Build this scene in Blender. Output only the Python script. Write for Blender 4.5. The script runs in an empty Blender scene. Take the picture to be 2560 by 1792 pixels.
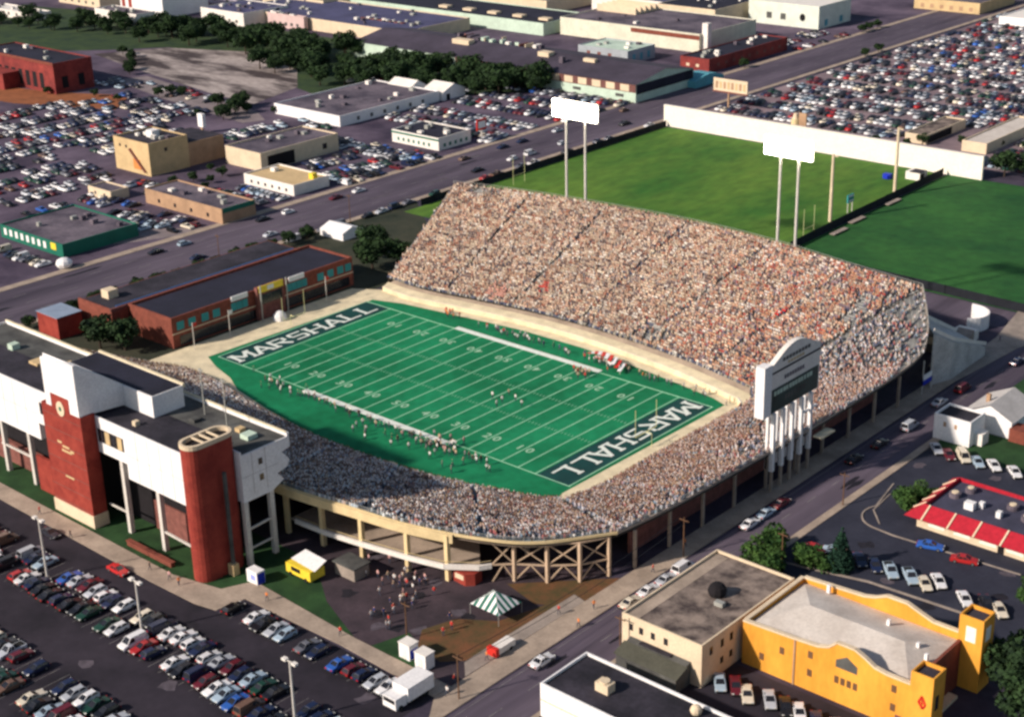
import bpy, bmesh, math, random
import numpy as np
from mathutils import Vector, Matrix
random.seed(7); rng = np.random.default_rng(7)
SC = bpy.context.scene; COL = SC.collection
# ---------------------------------------------------------------- camera, sky, sun, exposure
CX, CY, CZ, AZ, EL, RO, FPX = 229.243, -232.992, 137.640, 2.306754, -0.385373, -0.025735, 3871.8
cam = bpy.data.cameras.new('camera'); camo = bpy.data.objects.new('camera', cam); COL.objects.link(camo)
F = Vector((math.cos(EL)*math.cos(AZ), math.cos(EL)*math.sin(AZ), math.sin(EL)))
R0 = Vector((math.sin(AZ), -math.cos(AZ), 0)); U0 = R0.cross(F)
R = R0*math.cos(RO)+U0*math.sin(RO); U = U0*math.cos(RO)-R0*math.sin(RO)
camo.matrix_world = Matrix(((R.x,U.x,-F.x,CX),(R.y,U.y,-F.y,CY),(R.z,U.z,-F.z,CZ),(0,0,0,1)))
cam.sensor_fit = 'HORIZONTAL'; cam.sensor_width = 36; cam.lens = 36*FPX/2560
cam.clip_start = 1; cam.clip_end = 8000
SC.camera = camo
SUN_DIR = Vector((-0.40*math.cos(math.radians(30)), -0.9165*math.cos(math.radians(30)), math.sin(math.radians(30))))
W = bpy.data.worlds.new('World'); SC.world = W; W.use_nodes = True
nt = W.node_tree; bg = nt.nodes['Background']; sky = nt.nodes.new('ShaderNodeTexSky')
sky.sky_type = 'NISHITA'; sky.sun_disc = False; sky.sun_elevation = math.radians(30)
sky.sun_rotation = math.atan2(SUN_DIR.x, SUN_DIR.y)
nt.links.new(sky.outputs[0], bg.inputs[0]); bg.inputs[1].default_value = 0.08
sl = bpy.data.lights.new('sun', 'SUN'); sl.energy = 4.7; sl.angle = math.radians(2.0); sl.color = (1.0, 0.88, 0.78)
so = bpy.data.objects.new('sun', sl); COL.objects.link(so); so.rotation_euler = SUN_DIR.to_track_quat('Z', 'Y').to_euler()
SC.view_settings.view_transform = 'Standard'; SC.view_settings.look = 'None'
SC.view_settings.exposure = 0.24; SC.view_settings.gamma = 1
SC.cycles.pixel_filter_type = 'BLACKMAN_HARRIS'; SC.cycles.filter_width = 2.8
SC.cycles.max_bounces = 5
# ---------------------------------------------------------------- materials
MATS = {}
def mat(name, col, rough=.85, var=.18, scale=.25, col2=None, metal=0, emit=0, objcol=False, spec=.3, vcol=None, stretch=None, thr=(.35,.65), bump=0, grain=.16):
    if name in MATS: return MATS[name]
    m = bpy.data.materials.new(name); m.use_nodes = True; t = m.node_tree; b = t.nodes['Principled BSDF']
    b.inputs['Roughness'].default_value = rough; b.inputs['Metallic'].default_value = metal
    b.inputs['Specular IOR Level'].default_value = spec
    L = t.links.new
    geo = t.nodes.new('ShaderNodeNewGeometry'); mp = t.nodes.new('ShaderNodeMapping')
    L(geo.outputs['Position'], mp.inputs[0])
    s = stretch or (1,1,1); mp.inputs['Scale'].default_value = s
    n = t.nodes.new('ShaderNodeTexNoise'); n.inputs['Scale'].default_value = scale; n.inputs['Detail'].default_value = 6; n.inputs['Roughness'].default_value=.62
    L(mp.outputs[0], n.inputs['Vector'])
    r = t.nodes.new('ShaderNodeValToRGB'); L(n.outputs[0], r.inputs[0])
    r.color_ramp.elements[0].position = thr[0]; r.color_ramp.elements[1].position = thr[1]
    g2 = t.nodes.new('ShaderNodeTexNoise'); g2.inputs['Scale'].default_value = scale*11; g2.inputs['Detail'].default_value = 3; L(mp.outputs[0], g2.inputs['Vector'])
    gr = t.nodes.new('ShaderNodeMapRange'); L(g2.outputs[0], gr.inputs[0]); gr.inputs[1].default_value=.25; gr.inputs[2].default_value=.75; gr.inputs[3].default_value=1-grain; gr.inputs[4].default_value=1+grain*.6
    if col2 is None:
        a = tuple(max(0,c*(1-var)) for c in col); c2 = tuple(min(1,c*(1+var)) for c in col)
    else: a, c2 = col, col2
    if objcol or vcol:
        r.color_ramp.elements[0].color = (1-var,)*3+(1,); r.color_ramp.elements[1].color = (1,1,1,1)
        mx = t.nodes.new('ShaderNodeMix'); mx.data_type='RGBA'; mx.blend_type='MULTIPLY'; mx.inputs[0].default_value=1
        L(r.outputs[0], mx.inputs[6])
        if objcol: o = t.nodes.new('ShaderNodeObjectInfo'); L(o.outputs['Color'], mx.inputs[7])
        else: o = t.nodes.new('ShaderNodeAttribute'); o.attribute_name = vcol; L(o.outputs['Color'], mx.inputs[7])
        L(mx.outputs[2], b.inputs['Base Color'])
    else:
        r.color_ramp.elements[0].color = a+(1,); r.color_ramp.elements[1].color = c2+(1,)
        gm = t.nodes.new('ShaderNodeVectorMath'); gm.operation='SCALE'; L(r.outputs[0], gm.inputs[0]); L(gr.outputs[0], gm.inputs['Scale']); L(gm.outputs[0], b.inputs['Base Color'])
    if bump:
        bn = t.nodes.new('ShaderNodeBump'); bn.inputs['Strength'].default_value=bump; L(n.outputs[0], bn.inputs['Height']); L(bn.outputs[0], b.inputs['Normal'])
    if emit:
        b.inputs['Emission Color'].default_value = (1,.93,.78,1); b.inputs['Emission Strength'].default_value = emit
    MATS[name] = m; return m
ASPH = mat('asphalt', (.028,.022,.038), .9, col2=(.068,.055,.082), scale=.08)
ASPH_D = mat('asphalt_dark', (.012,.010,.016), .9, col2=(.034,.027,.038), scale=.07)  # darkest asphalt tone, almost black
ASPH_B = mat('asphalt_blue', (.018,.02,.034), .85, col2=(.034,.036,.055), scale=.12)
ROADM = mat('road_asphalt', (.048,.038,.056), .9, col2=(.125,.10,.13), scale=.06, stretch=(1,.1,1), grain=.25)
PATCH=[mat('tar_patch',(.016,.014,.02),.7,.3,scale=.8),mat('pale_patch',(.09,.075,.09),.95,.3,scale=.8)]
CONC = mat('concrete', (.30,.25,.21), .9, .2, scale=.25)
CONC_W = mat('concrete_warm', (.36,.285,.22), .9, .22, scale=.2)
CREAMC = mat('cream_concrete', (.70,.60,.40), .85, .15, scale=.3)
TURF = mat('turf', (.005,.135,.052), .9, col2=(.012,.235,.098), scale=.04, spec=.15, grain=.2)
NAVY = mat('endzone_navy', (.003,.048,.045), .9, .2, scale=.2)
PAINT = mat('field_paint', (.72,.76,.68), .8, .08, scale=1)
BAYL = mat('worn_bay_paint', (.12,.11,.11), .9, col2=(.30,.29,.27), scale=.5)
NUMB = mat('number_paint', (.34,.55,.37), .8, .1, scale=1)
LINEG = mat('faded_field_paint', (.30,.60,.38), .8, .15, scale=.5)
GRASS_L = mat('grass_practice', (.025,.115,.012), .95, col2=(.11,.205,.024), scale=.03, stretch=(1,.45,1), grain=.3)
GRASS_D = mat('grass_dark', (.008,.065,.014), .95, col2=(.03,.125,.022), scale=.03, grain=.25)
GRASS_R = mat('grass_rough', (.015,.035,.016), .95, col2=(.04,.07,.02), scale=.12)
LAWN = mat('lawn', (.010,.036,.010), .95, col2=(.024,.072,.020), scale=.2)
DIRT = mat('dirt', (.17,.07,.03), .95, col2=(.06,.055,.02), scale=.22)
DIRTR = mat('dirt_red', (.26,.09,.035), .95, .25, scale=.2)
PAD = mat('pad_concrete', (.06,.045,.045), .95, col2=(.40,.34,.31), scale=.045, stretch=(.5,1.5,1), thr=(.42,.56), grain=.35)
WHITE = mat('white_paint', (.82,.80,.78), .6, .04, scale=.2)
WHITE2 = mat('white_wall', (.78,.73,.66), .7, .07, scale=.3)
CREAM = mat('cream_wall', (.68,.55,.38), .8, .08, scale=.3)
CREAMY = mat('cream_steel', (.70,.55,.30), .6, .1, scale=.4)
TAN = mat('tan_wall', (.58,.42,.22), .85, .1, scale=.3)
BROWNW = mat('brown_wall', (.40,.25,.15), .85, .15, scale=.3)
BRICK = mat('brick_red', (.22,.026,.018), .85, col2=(.33,.05,.032), scale=.35, bump=.1, grain=.25)
BRICK2 = mat('brick_orange', (.20,.055,.035), .85, .2, scale=.8)
BRICKD = mat('brick_dark', (.20,.075,.06), .85, .25, scale=.8)
ROOFD = mat('roof_dark', (.014,.013,.019), .9, col2=(.046,.04,.054), scale=.13, grain=.3)
ROOFN = mat('roof_navy', (.012,.012,.022), .9, col2=(.022,.022,.04), scale=.1)
ROOFG = mat('roof_grey', (.05,.05,.048), .9, col2=(.12,.12,.11), scale=.2)
ROOFP = mat('roof_purple', (.06,.05,.07), .9, col2=(.17,.14,.165), scale=.09, grain=.3)
ROOFB = mat('roof_bluegrey', (.07,.07,.14), .9, .2, scale=.1)
ROOFC = mat('roof_cream', (.50,.44,.38), .85, col2=(.66,.60,.53), scale=.18, grain=.14)
ROOFM = mat('roof_mottled', (.06,.045,.042), .95, col2=(.28,.22,.18), scale=.28, thr=(.38,.62))
ORANGE = mat('yellow_stucco', (.62,.265,.03), .9, col2=(.81,.385,.052), scale=.16, stretch=(1,1,.35), grain=.1)
TEALW = mat('teal_panel', (.03,.26,.27), .6, .1)
MINT = mat('mint_wall', (.50,.62,.50), .8, .1, scale=.15)
AQUA = mat('aqua_wall', (.10,.34,.40), .7, .15)
PALEY = mat('pale_yellow_pipe',(.62,.60,.30),.6,.06)
BRICKR = mat('brick_old_red', (.15,.025,.025), .9, col2=(.30,.05,.04), scale=.12, grain=.3)
BROWND = mat('brown_glazing', (.16,.085,.045), .5, .2)
RAMPC = mat('ramp_concrete', (.42,.40,.38), .9, col2=(.60,.58,.55), scale=.3, grain=.3)
GREENF = mat('green_fascia', (.01,.14,.09), .6, .1)
REDR = mat('red_tile', (.42,.016,.03), .5, .15, scale=1.2)
GLASS = mat('window_glass', (.02,.02,.024), .15, .3, spec=.6)
GLASSW = mat('window_pale', (.85,.82,.7), .4, .05)
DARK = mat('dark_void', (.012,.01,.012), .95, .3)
STEEL = mat('galvanised_steel', (.42,.42,.38), .5, .1, metal=.3)
STEELW = mat('white_steel', (.62,.58,.52), .6, .08)
RUST = mat('tan_steel', (.52,.38,.26), .7, .12)
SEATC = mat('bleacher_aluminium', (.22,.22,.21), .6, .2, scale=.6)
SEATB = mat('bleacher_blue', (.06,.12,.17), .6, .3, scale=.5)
WALLW = mat('practice_wall_white', (.86,.80,.68), .8, .04)
FENCEB = mat('fence_mesh_dark', (.012,.014,.02), .9, .3)
LAMPE = mat('lamp_lit', (.9,.9,.8), .5, .02, emit=22)
BLUEP = mat('blue_paint', (.01,.03,.42), .5, .05)
YEL = mat('yellow_paint', (.85,.62,.05), .5, .06)
REDP = mat('red_paint', (.6,.03,.02), .5, .06)
SCDARK = mat('scoreboard_panel', (.008,.035,.038), .4, .3)
BARK = mat('bark', (.05,.035,.025), .95, .3, scale=2)
LEAF = [mat('leaves_dark', (.008,.022,.008), .9, col2=(.034,.072,.020), scale=.3, grain=.4),
        mat('leaves_green', (.02,.06,.012), .9, col2=(.055,.11,.02), scale=.4),
        mat('leaves_conifer', (.006,.028,.016), .9, col2=(.014,.05,.026), scale=.5)]
CARP = mat('car_paint', (1,1,1), .28, .03, objcol=True, spec=.6)
CARS = mat('car_paint_far', (1,1,1), .4, .05, vcol='Col', spec=.5)
TYRE = mat('tyre', (.012,.012,.012), .9, .1)
RIM = mat('rim', (.5,.5,.5), .3, .1, metal=.8)
HEADL = mat('headlight_glass', (.7,.7,.65), .2, .05, spec=.7)
TAILL = mat('taillight', (.4,.01,.01), .3, .1)
CROWDM = mat('crowd_cloth', (1,1,1), .85, .1, vcol='Col', scale=3)
SHIRT = mat('shirt', (1,1,1), .85, .08, objcol=True, scale=3)
TROUS = mat('trousers', (.05,.06,.09), .9, .3, scale=.3)
SKIN = mat('skin', (.50,.27,.18), .6, .1); HAIR = mat('hair', (.03,.018,.01), .8, .3)
# ---------------------------------------------------------------- mesh builder
class MB:
    def __init__(s): s.v=[]; s.f=[]; s.m=[]; s.ms=[]
    def mi(s, m):
        if m not in s.ms: s.ms.append(m)
        return s.ms.index(m)
    def add(s, vs, fs, m):
        b=len(s.v); s.v += [tuple(p) for p in vs]; k=s.mi(m)
        for f in fs: s.f.append(tuple(b+i for i in f)); s.m.append(k)
        return s
    def box(s, x0,x1,y0,y1,z0,z1, m, top=None):
        vs=[(x0,y0,z0),(x1,y0,z0),(x1,y1,z0),(x0,y1,z0),(x0,y0,z1),(x1,y0,z1),(x1,y1,z1),(x0,y1,z1)]
        s.add(vs,[(0,3,2,1),(0,1,5,4),(1,2,6,5),(2,3,7,6),(3,0,4,7)],m); s.add(vs,[(4,5,6,7)],top or m); return s
    def prism(s, pts, z0, z1, m, top=None):
        n=len(pts); vs=[(x,y,z0) for x,y in pts]+[(x,y,z1) for x,y in pts]
        s.add(vs,[(i,(i+1)%n,n+(i+1)%n,n+i) for i in range(n)]+[tuple(range(n-1,-1,-1))],m)
        s.add(vs,[tuple(range(n,2*n))],top or m); return s
    def extr(s, prof, axis, a0, a1, m):   # profile in the other two axes, extruded along axis
        n=len(prof)
        if axis=='x': vs=[(a0,p,q) for p,q in prof]+[(a1,p,q) for p,q in prof]
        else: vs=[(p,a0,q) for p,q in prof]+[(p,a1,q) for p,q in prof]
        fs=[(i,(i+1)%n,n+(i+1)%n,n+i) for i in range(n)]+[tuple(range(n-1,-1,-1)),tuple(range(n,2*n))]
        if axis=='y': fs=[f[::-1] for f in fs]
        s.add(vs,fs,m); return s
    def bar(s, a, b, w, m, h=None):
        a=Vector(a); b=Vector(b); d=(b-a).normalized(); u=d.cross(Vector((0,0,1)))
        if u.length<1e-3: u=Vector((1,0,0))
        u.normalize(); v=d.cross(u); h=h or w
        c=[(-1,-1),(1,-1),(1,1),(-1,1)]
        vs=[a+u*(i*w/2)+v*(j*h/2) for i,j in c]+[b+u*(i*w/2)+v*(j*h/2) for i,j in c]
        s.add(vs,[(0,1,2,3),(7,6,5,4),(0,4,5,1),(1,5,6,2),(2,6,7,3),(3,7,4,0)],m); return s
    def cyl(s, c, r, z0, z1, m, n=14, r2=None, top=None):
        r2=r if r2 is None else r2
        vs=[(c[0]+r*math.cos(6.2832*i/n),c[1]+r*math.sin(6.2832*i/n),z0) for i in range(n)]+[(c[0]+r2*math.cos(6.2832*i/n),c[1]+r2*math.sin(6.2832*i/n),z1) for i in range(n)]
        s.add(vs,[(i,(i+1)%n,n+(i+1)%n,n+i) for i in range(n)]+[tuple(range(n-1,-1,-1))],m); s.add(vs,[tuple(range(n,2*n))],top or m); return s
    def blob(s, c, r, m, rz=None, n=10, k=6, jit=0):
        rz=rz or r; vs=[]; fs=[]
        for j in range(k+1):
            ph=math.pi*j/k
            for i in range(n):
                th=6.2832*i/n; q=1+random.uniform(-jit,jit)
                vs.append((c[0]+r*q*math.sin(ph)*math.cos(th),c[1]+r*q*math.sin(ph)*math.sin(th),c[2]-rz*q*math.cos(ph)))
        for j in range(k):
            for i in range(n): fs.append((j*n+i,j*n+(i+1)%n,(j+1)*n+(i+1)%n,(j+1)*n+i))
        return s.add(vs,fs,m)
    def mesh(s, name, off=(0,0,0)):
        me=bpy.data.meshes.new(name)
        me.from_pydata([(x-off[0],y-off[1],z-off[2]) for x,y,z in s.v],[],s.f)
        for m in s.ms: me.materials.append(m)
        me.polygons.foreach_set('material_index', s.m); me.update(); return me
    def build(s, name, parent=None, label=None, smooth=False):
        off=(0,0,0); p=parent
        while p is not None: off=tuple(off[i]+p.location[i] for i in range(3)); p=p.parent
        me=s.mesh(name,off)
        if smooth: me.polygons.foreach_set('use_smooth',[True]*len(me.polygons))
        o=bpy.data.objects.new(name, me); COL.objects.link(o)
        if parent: o.parent=parent
        if label: o['label']=label
        return o
def tag(o, label, cat, group=None):
    o['label']=label; o['category']=cat
    if group: o['group']=group
    return o
def thing(name, loc, label, cat, group=None):
    o=bpy.data.objects.new(name,None); COL.objects.link(o); o.location=loc; o.empty_display_size=.5
    return tag(o,label,cat,group)
def struct(name, mb, kind='structure'):
    o=mb.build(name); o['kind']=kind; return o
def flat(name, polys, z, m, kind='structure'):
    mb=MB()
    for i,p in enumerate(polys): mb.add([(x,y,z+i*.001) for x,y in p],[tuple(range(len(p)))],m)
    return struct(name,mb,kind)
def rect(x0,x1,y0,y1): return [(x0,y0),(x1,y0),(x1,y1),(x0,y1)]
def P(name, parent, *boxes, label=None):
    mb=MB()
    for b in boxes: mb.box(*b)
    return mb.build(name,parent,label)
# ---------------------------------------------------------------- ground
flat('ground',[rect(-3000,3000,-2500,4000)],0,ASPH)
flat('city_ground',[rect(-900,-140,-60,700)],.004,mat('worn_lot',(.034,.024,.046),.95,col2=(.14,.105,.145),scale=.035))
flat('avenue',[rect(-139,-113,-400,1200)],.02,ROADM)
mk=MB()
for y in range(-200,700,12):
    for x in (-132.5,-126,-119.5): mk.box(x-.07,x+.07,y,y+4,.024,.027,BAYL)
struct('avenue_markings',mk)
mb=MB(); mb.box(-142,-139,-300,900,0,.13,CONC_W); mb.box(-113,-110.5,-300,620,0,.13,CONC_W); struct('avenue_pavement',mb)
flat('street',[rect(89.3,99,-400,112)],.02,ROADM)
mb=MB(); mb.prism([(84.2,-92.7),(88.8,-99),(88.8,70),(84.4,70)],0,.13,CONC_W); mb.prism([(84.6,70),(88.8,70),(91,97),(98,122),(80,122),(84,100)],0,.13,CONC)
mb.box(99,100.6,-38,40,0,.13,CONC_W); mb.box(99,99.9,-110,-66,0,.13,CONC_W); struct('street_pavement',mb)
mk=MB()
for y in range(-100,110,9): mk.box(94,94.12,y,y+3,.024,.027,BAYL)
mk.box(89.9,89.98,-96,100,.024,.027,BAYL); struct('street_markings',mk)
mb=MB(); mb.prism([(-80,-98.6),(-28,-98.9),(21,-99.3),(33,-99),(37.6,-98),(38.6,-92.4),(62,-91.8),(84.1,-92.6),(84.1,-88.9),(62,-88.9),(37,-87.6),(34.6,-88.6),(32.6,-93),(22,-95.3),(-28,-95),(-80,-94.6)],0,.13,CONC_W)
struct('pavement',mb)
flat('car_park',[rect(-140,84,-190,-98.2),[(38.7,-98.3),(84,-98.3),(84,-92.7),(38.7,-91.9)]],.012,ASPH_D)
mk=MB()
for i in range(52):
    x=-50+i*2.65
    for y0,y1 in ((-115.9,-105.1),(-136,-125.2)): mk.box(x-.04,x+.04,y0,y1,.018,.021,BAYL)
for i in range(17): mk.box(38.6+i*2.65-.05,38.6+i*2.65+.05,-98.2,-93.6,.018,.021,BAYL)
struct('parking_bay_lines',mk)
flat('lawn_stadium',[[(-80,-94.5),(22,-95.2),(32.5,-92.9),(34.5,-88.5),(37,-87.5),(62,-88.8),(50,-84),(44,-80),(34,-76),(-80,-76)],[(66,-88.8),(78,-88.8),(73,-84),(68,-82)]],.03,LAWN)
flat('plaza',[[(34,-84),(48,-83.5),(62,-88.8),(84,-88.8),(86,-50),(80,-44),(40,-60),(0,-70),(0,-76),(34,-76)]],.02,mat('plaza_asphalt',(.03,.022,.028),.9,col2=(.065,.045,.055),scale=.15))
flat('dirt_patch',[[(69,-80),(72,-84),(78,-85),(81,-82),(84,-60),(80,-60),(77,-70),(71,-74)],[(70,-60),(84,-46),(85,-58),(78,-62)]],.034,DIRT)
mb=MB(); mb.prism([(81,-82.5),(84,-85.5),(84.2,-56),(81.4,-55.4)],.0,.1,CONC); struct('plaza_path',mb)
mb=MB()
for k in range(70):
    a=[(random.uniform(89.6,98.5),random.uniform(-105,105),.6,3.5),(random.uniform(-138,-114),random.uniform(-60,300),1,6),(random.uniform(-40,84),random.uniform(-150,-99),1.6,1.6),(random.uniform(101,140),random.uniform(-32,34),1.5,1.5),(random.uniform(40,80),random.uniform(-84,-66),1.5,1.5)][k%5]
    r_=[(a[0]+a[2]*math.cos(q*.785)*random.uniform(.5,1.3),a[1]+a[3]*math.sin(q*.785)*random.uniform(.5,1.3),(.0225 if k%5<2 else .0145 if k%5==2 else .0285 if k%5==3 else .0245)+.00001*k) for q in range(8)]
    mb.add(r_,[tuple(range(8))],PATCH[k%2])
struct('asphalt_patches',mb)
# field
NEARW=[(-35,-34.5),(-21,-37.4),(-3,-39.9),(11,-40.2),(23,-39.5),(34,-38),(44,-35.6),(53,-32.8),(56.5,-29.8)]
FARW=[(56,27),(52,28.6),(38,30.9),(24,32.8),(9.5,34),(-9,33.8),(-18,32.8),(-32,31),(-46,29.2),(-54.5,26.4)]
bowl=[(-66,-42),(-60,-40),(-50,-37)]+[(x,y-3) for x,y in NEARW]+[(60,-34),(61.5,30)]+[(x,y+5) for x,y in FARW[1:-1]]+[(-57,34),(-65.5,29)]
flat('field_surround',[bowl],.03,CREAMC)
turf=[(-56.6,-26),(-50,-28.8),(-42,-31)]+NEARW+[(55.4,-27.6),(56,27)]+FARW[1:]
flat('playing_field',[turf],.045,TURF)
flat('end_zone',[rect(-54.4,-46.3,-24.8,24.8),rect(46.3,54.4,-24.8,24.8)],.052,NAVY)
mk=MB(); zz=[.058]
def line(x0,x1,y0,y1,m=LINEG):
    zz[0]+=.0004; mk.box(x0,x1,y0,y1,.05,zz[0]+.004,m)
for i in range(-10,11): line(i*4.572-.15,i*4.572+.15,-24.2,24.2)
for s in (-1,1):
    line(-54.8,-22.9,s*24.4-.15,s*24.4+.15); line(22.9,54.8,s*24.4-.15,s*24.4+.15); line(-22.9,22.9,min(s*24.2,s*25.9),max(s*24.2,s*25.9),PAINT)
    for i in range(-49,50):
        if i%5: line(i*.9144-.06,i*.9144+.06,s*6.1-.4,s*6.1+.4)
    line(s*54.6-.15,s*54.6+.15,-24.3,24.3)
LET={'M':[(0,0,0,5),(4,0,4,5),(0,5,2,1.6),(2,1.6,4,5)],'A':[(0,0,2,5),(2,5,4,0),(.9,1.6,3.1,1.6)],'R':[(0,0,0,5),(0,4.6,3.2,4.6),(3.6,4.5,3.6,2.6),(0,2.4,3.2,2.4),(1.6,2.4,3.9,0)],
 'S':[(.2,4.6,3.8,4.6),(.3,4.5,.3,2.8),(.3,2.5,3.7,2.5),(3.7,2.4,3.7,.6),(.2,.4,3.8,.4)],'H':[(.2,0,.2,5),(3.8,0,3.8,5),(.2,2.5,3.8,2.5)],'L':[(.5,0,.5,5),(.5,.4,3.9,.4)],
 'T':[(2,0,2,5),(0,4.6,4,4.6)]}
SER={'M':[0,4],'A':[0,4],'R':[0],'H':[.2,3.8],'L':[.5],'S':[],'T':[2]}
def word(txt, org, ux, uy, wcell, h, sw=.95, z=.058, m=PAINT, mbx=None):
    k=wcell*.78/4; q=h/5
    for n,ch in enumerate(txt):
        st=list(LET[ch]); top=[0,4] if ch=='M' else ([.5] if ch=='L' else ([.2,3.8] if ch=='H' else []))
        for sx in SER[ch]: st.append((sx-.8,.25,sx+.8,.25))
        for sx in top: st.append((sx-.8,4.75,sx+.8,4.75))
        for i,(a,b,c,d) in enumerate(st):
            p=Vector((a*k+n*wcell,b*q)); r=Vector((c*k+n*wcell,d*q)); dd=(r-p).normalized(); nn=Vector((-dd.y,dd.x))
            w=(sw if abs(dd.y)>.3 else sw*.62)/2
            z+=.0015
            vs=[]
            for e in (p+nn*w,p-nn*w,r-nn*w,r+nn*w):
                vs.append((org[0]+ux[0]*e.x+uy[0]*e.y, org[1]+ux[1]*e.x+uy[1]*e.y, z))
            mbx.add(vs,[(0,1,2,3)],m)
lt=MB(); word('MARSHALL',(-47.7,-22.7),(0,1),(-1,0),5.78,4.9,mbx=lt); word('MARSHALL',(47.9,22.7),(0,-1),(1,0),5.78,4.9,mbx=lt)
struct('end_zone_lettering',lt)
def text_mesh(txt,size):
    c=bpy.data.curves.new('t','FONT'); c.body=txt; c.size=size; c.align_x='CENTER'; c.align_y='CENTER'; c.offset=.02*size; c.resolution_u=2
    o=bpy.data.objects.new('t',c); COL.objects.link(o); dg=bpy.context.evaluated_depsgraph_get()
    me=bpy.data.meshes.new_from_object(o.evaluated_get(dg)); bpy.data.objects.remove(o); bpy.data.curves.remove(c); return me
for s in (-1,1):
    for i in range(-4,5):
        n=str(50-abs(i)*10); me=text_mesh(' '.join(n),3.0)
        for v in me.vertices:
            x,y=v.co.x,v.co.y
            v.co=(i*9.144+(x*1.15 if s<0 else -x*1.15), s*17.1+(y if s<0 else -y), .066)
        b=len(mk.v); mk.v+=[tuple(v.co) for v in me.vertices]; k=mk.mi(NUMB)
        for p in me.polygons: mk.f.append(tuple(b+i2 for i2 in p.vertices)); mk.m.append(k)
struct('field_markings',mk)
# practice fields
flat('practice_field',[[(-105,88),(-105,224.5),(5,225.2),(7,140),(9,88)]],.03,GRASS_L)
flat('side_field',[[(9.5,121),(9,140),(7.2,225.4),(60,228),(150,232),(150,118)]],.03,GRASS_D)
flat('service_road',[[(20,108),(200,104),(200,116.5),(20,120)]],.024,ROADM)
flat('verge_right',[[(100,36.6),(170,34),(170,100),(100,100)]],.028,LAWN)
flat('restaurant_car_park',[rect(100.7,170,-34,36)],.026,ASPH_B)
flat('church_car_park',[rect(100,170,-100,-55.5)],.018,ASPH_D)
flat('far_meadow',[[(-620,120),(-500,150),(-430,176),(-408,196),(-385,222),(-400,232),(-620,205)]],.03,GRASS_R)
flat('woodland_floor',[[(-560,190),(-400,215),(-330,205),(-240,180),(-185,240),(-250,275),(-420,275),(-560,245)]],.034,GRASS_R)
flat('cleared_foundation',[[(-409,182),(-392,212),(-352,228),(-300,214),(-272,190),(-262,158),(-290,160),(-350,170)]],.042,PAD)
flat('red_dirt_lot',[[(-345,100),(-300,118),(-318,138),(-350,122),(-400,112),(-400,92)]],.036,DIRTR)
flat('gravel_lane',[[(-345,166),(-250,150),(-236,142),(-240,134),(-300,142),(-350,152)],[(-160,24),(-141,40),(-141,30),(-150,12)]],.036,mat('gravel',(.22,.18,.18),.95,.2,scale=.2))
flat('car_park_right',[[(-108,238),(110,238),(140,560),(-108,560)]],.016,mat('worn_lot_warm',(.13,.095,.11),.95,col2=(.30,.22,.23),scale=.04))
flat('driveway_kerb_strip',[[(85,50),(84.6,0),(80,-30),(82,-44),(85,-50),(88,-40)]],.018,ASPH)
flat('dark_yard_left',[[(-112,-60),(-60,-60),(-60,60),(-112,100)]],.012,mat('yard_dark',(.02,.028,.016),.95,col2=(.05,.05,.03),scale=.1))
for args in ():
    pass
# kerb arcs of the restaurant lane
mb=MB()
def arc(c,r,a0,a1,n=14): return [(c[0]+r*math.cos(math.radians(a0+(a1-a0)*i/n)),c[1]+r*math.sin(math.radians(a0+(a1-a0)*i/n))) for i in range(n+1)]
def ribbon(mb,pts,w,z0,z1,m):
    for a,b in zip(pts[:-1],pts[1:]):
        mb.bar((a[0],a[1],(z0+z1)/2),(b[0],b[1],(z0+z1)/2),w,m,h=z1-z0)
ribbon(mb,[(103,16)]+arc((109.5,3),5.2,150,260)+[(113,-2.6),(137,-1.4)],.3,0,.18,CONC); ribbon(mb,[(104.6,12),(105.4,4),(109,-.2)],.25,0,.16,CONC)
ribbon(mb,[(101,-24),(118,-20),(140,-19)],.5,0,.18,CONC); ribbon(mb,[(101,-28),(120,-27),(138,-26)],.3,0,.16,CONC)
struct('kerb',mb)
# ---------------------------------------------------------------- stadium bowl
FARST=[((-57.5,33),(-68.5,73),18.3),((-46,32.0),(-50,76.4),18.7),((-28,34.6),(-27,78.3),19.3),((-9,36.8),(-4,79),19.8),((9.5,37.0),(16,79),20),((24,35.8),(35,77.5),20),((38,34),(49,75),20),((50,31.4),(62,72.4),20),((57.5,29.6),(78.5,71),19.5)]
ENDST=[((57.5,29.6),(78.5,71),19.5),((60,27),(85,62),13.5),((60.6,22),(86.6,53),9.4),((60.6,10),(86.6,20),8.6),((60.6,-10),(85.6,-12),8.4),((60.6,-24),(84.6,-32),8.3),((58.6,-32.2),(83,-45.5),8.3)]
NEARST=[((58.6,-32.2),(83,-45.5),8.3),((53.5,-35),(75,-57),8.5),((44.5,-37.6),(66.5,-63),8.9),((34.5,-40.2),(54,-67.5),9.2),((23,-41.8),(42,-70),9.6),((11,-42.4),(26,-72.6),10),((-3,-42.2),(2,-73),10),((-21,-39.8),(-22,-73),10),((-35,-37),(-42,-72),10),((-48,-36),(-58,-70),9.6),((-60,-40),(-70,-66),9),((-72,-44),(-84,-60),8.6)]
def catm(P_,u):
    n=len(P_)-1; i=min(int(u),n-1); t=u-i
    p=[np.array(P_[max(0,min(n,j))],float) for j in (i-1,i,i+1,i+2)]
    return .5*((2*p[1])+(-p[0]+p[2])*t+(2*p[0]-5*p[1]+4*p[2]-p[3])*t*t+(-p[0]+3*p[1]-3*p[2]+p[3])*t**3)
def sample(st,N):
    Fp=[s[0] for s in st]; Bp=[(s[1][0],s[1][1],s[2]) for s in st]
    return [(catm(Fp,u),catm(Bp,u)) for u in np.linspace(0,len(st)-1-1e-9,N)]
people=[]; AISLES=[]
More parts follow.
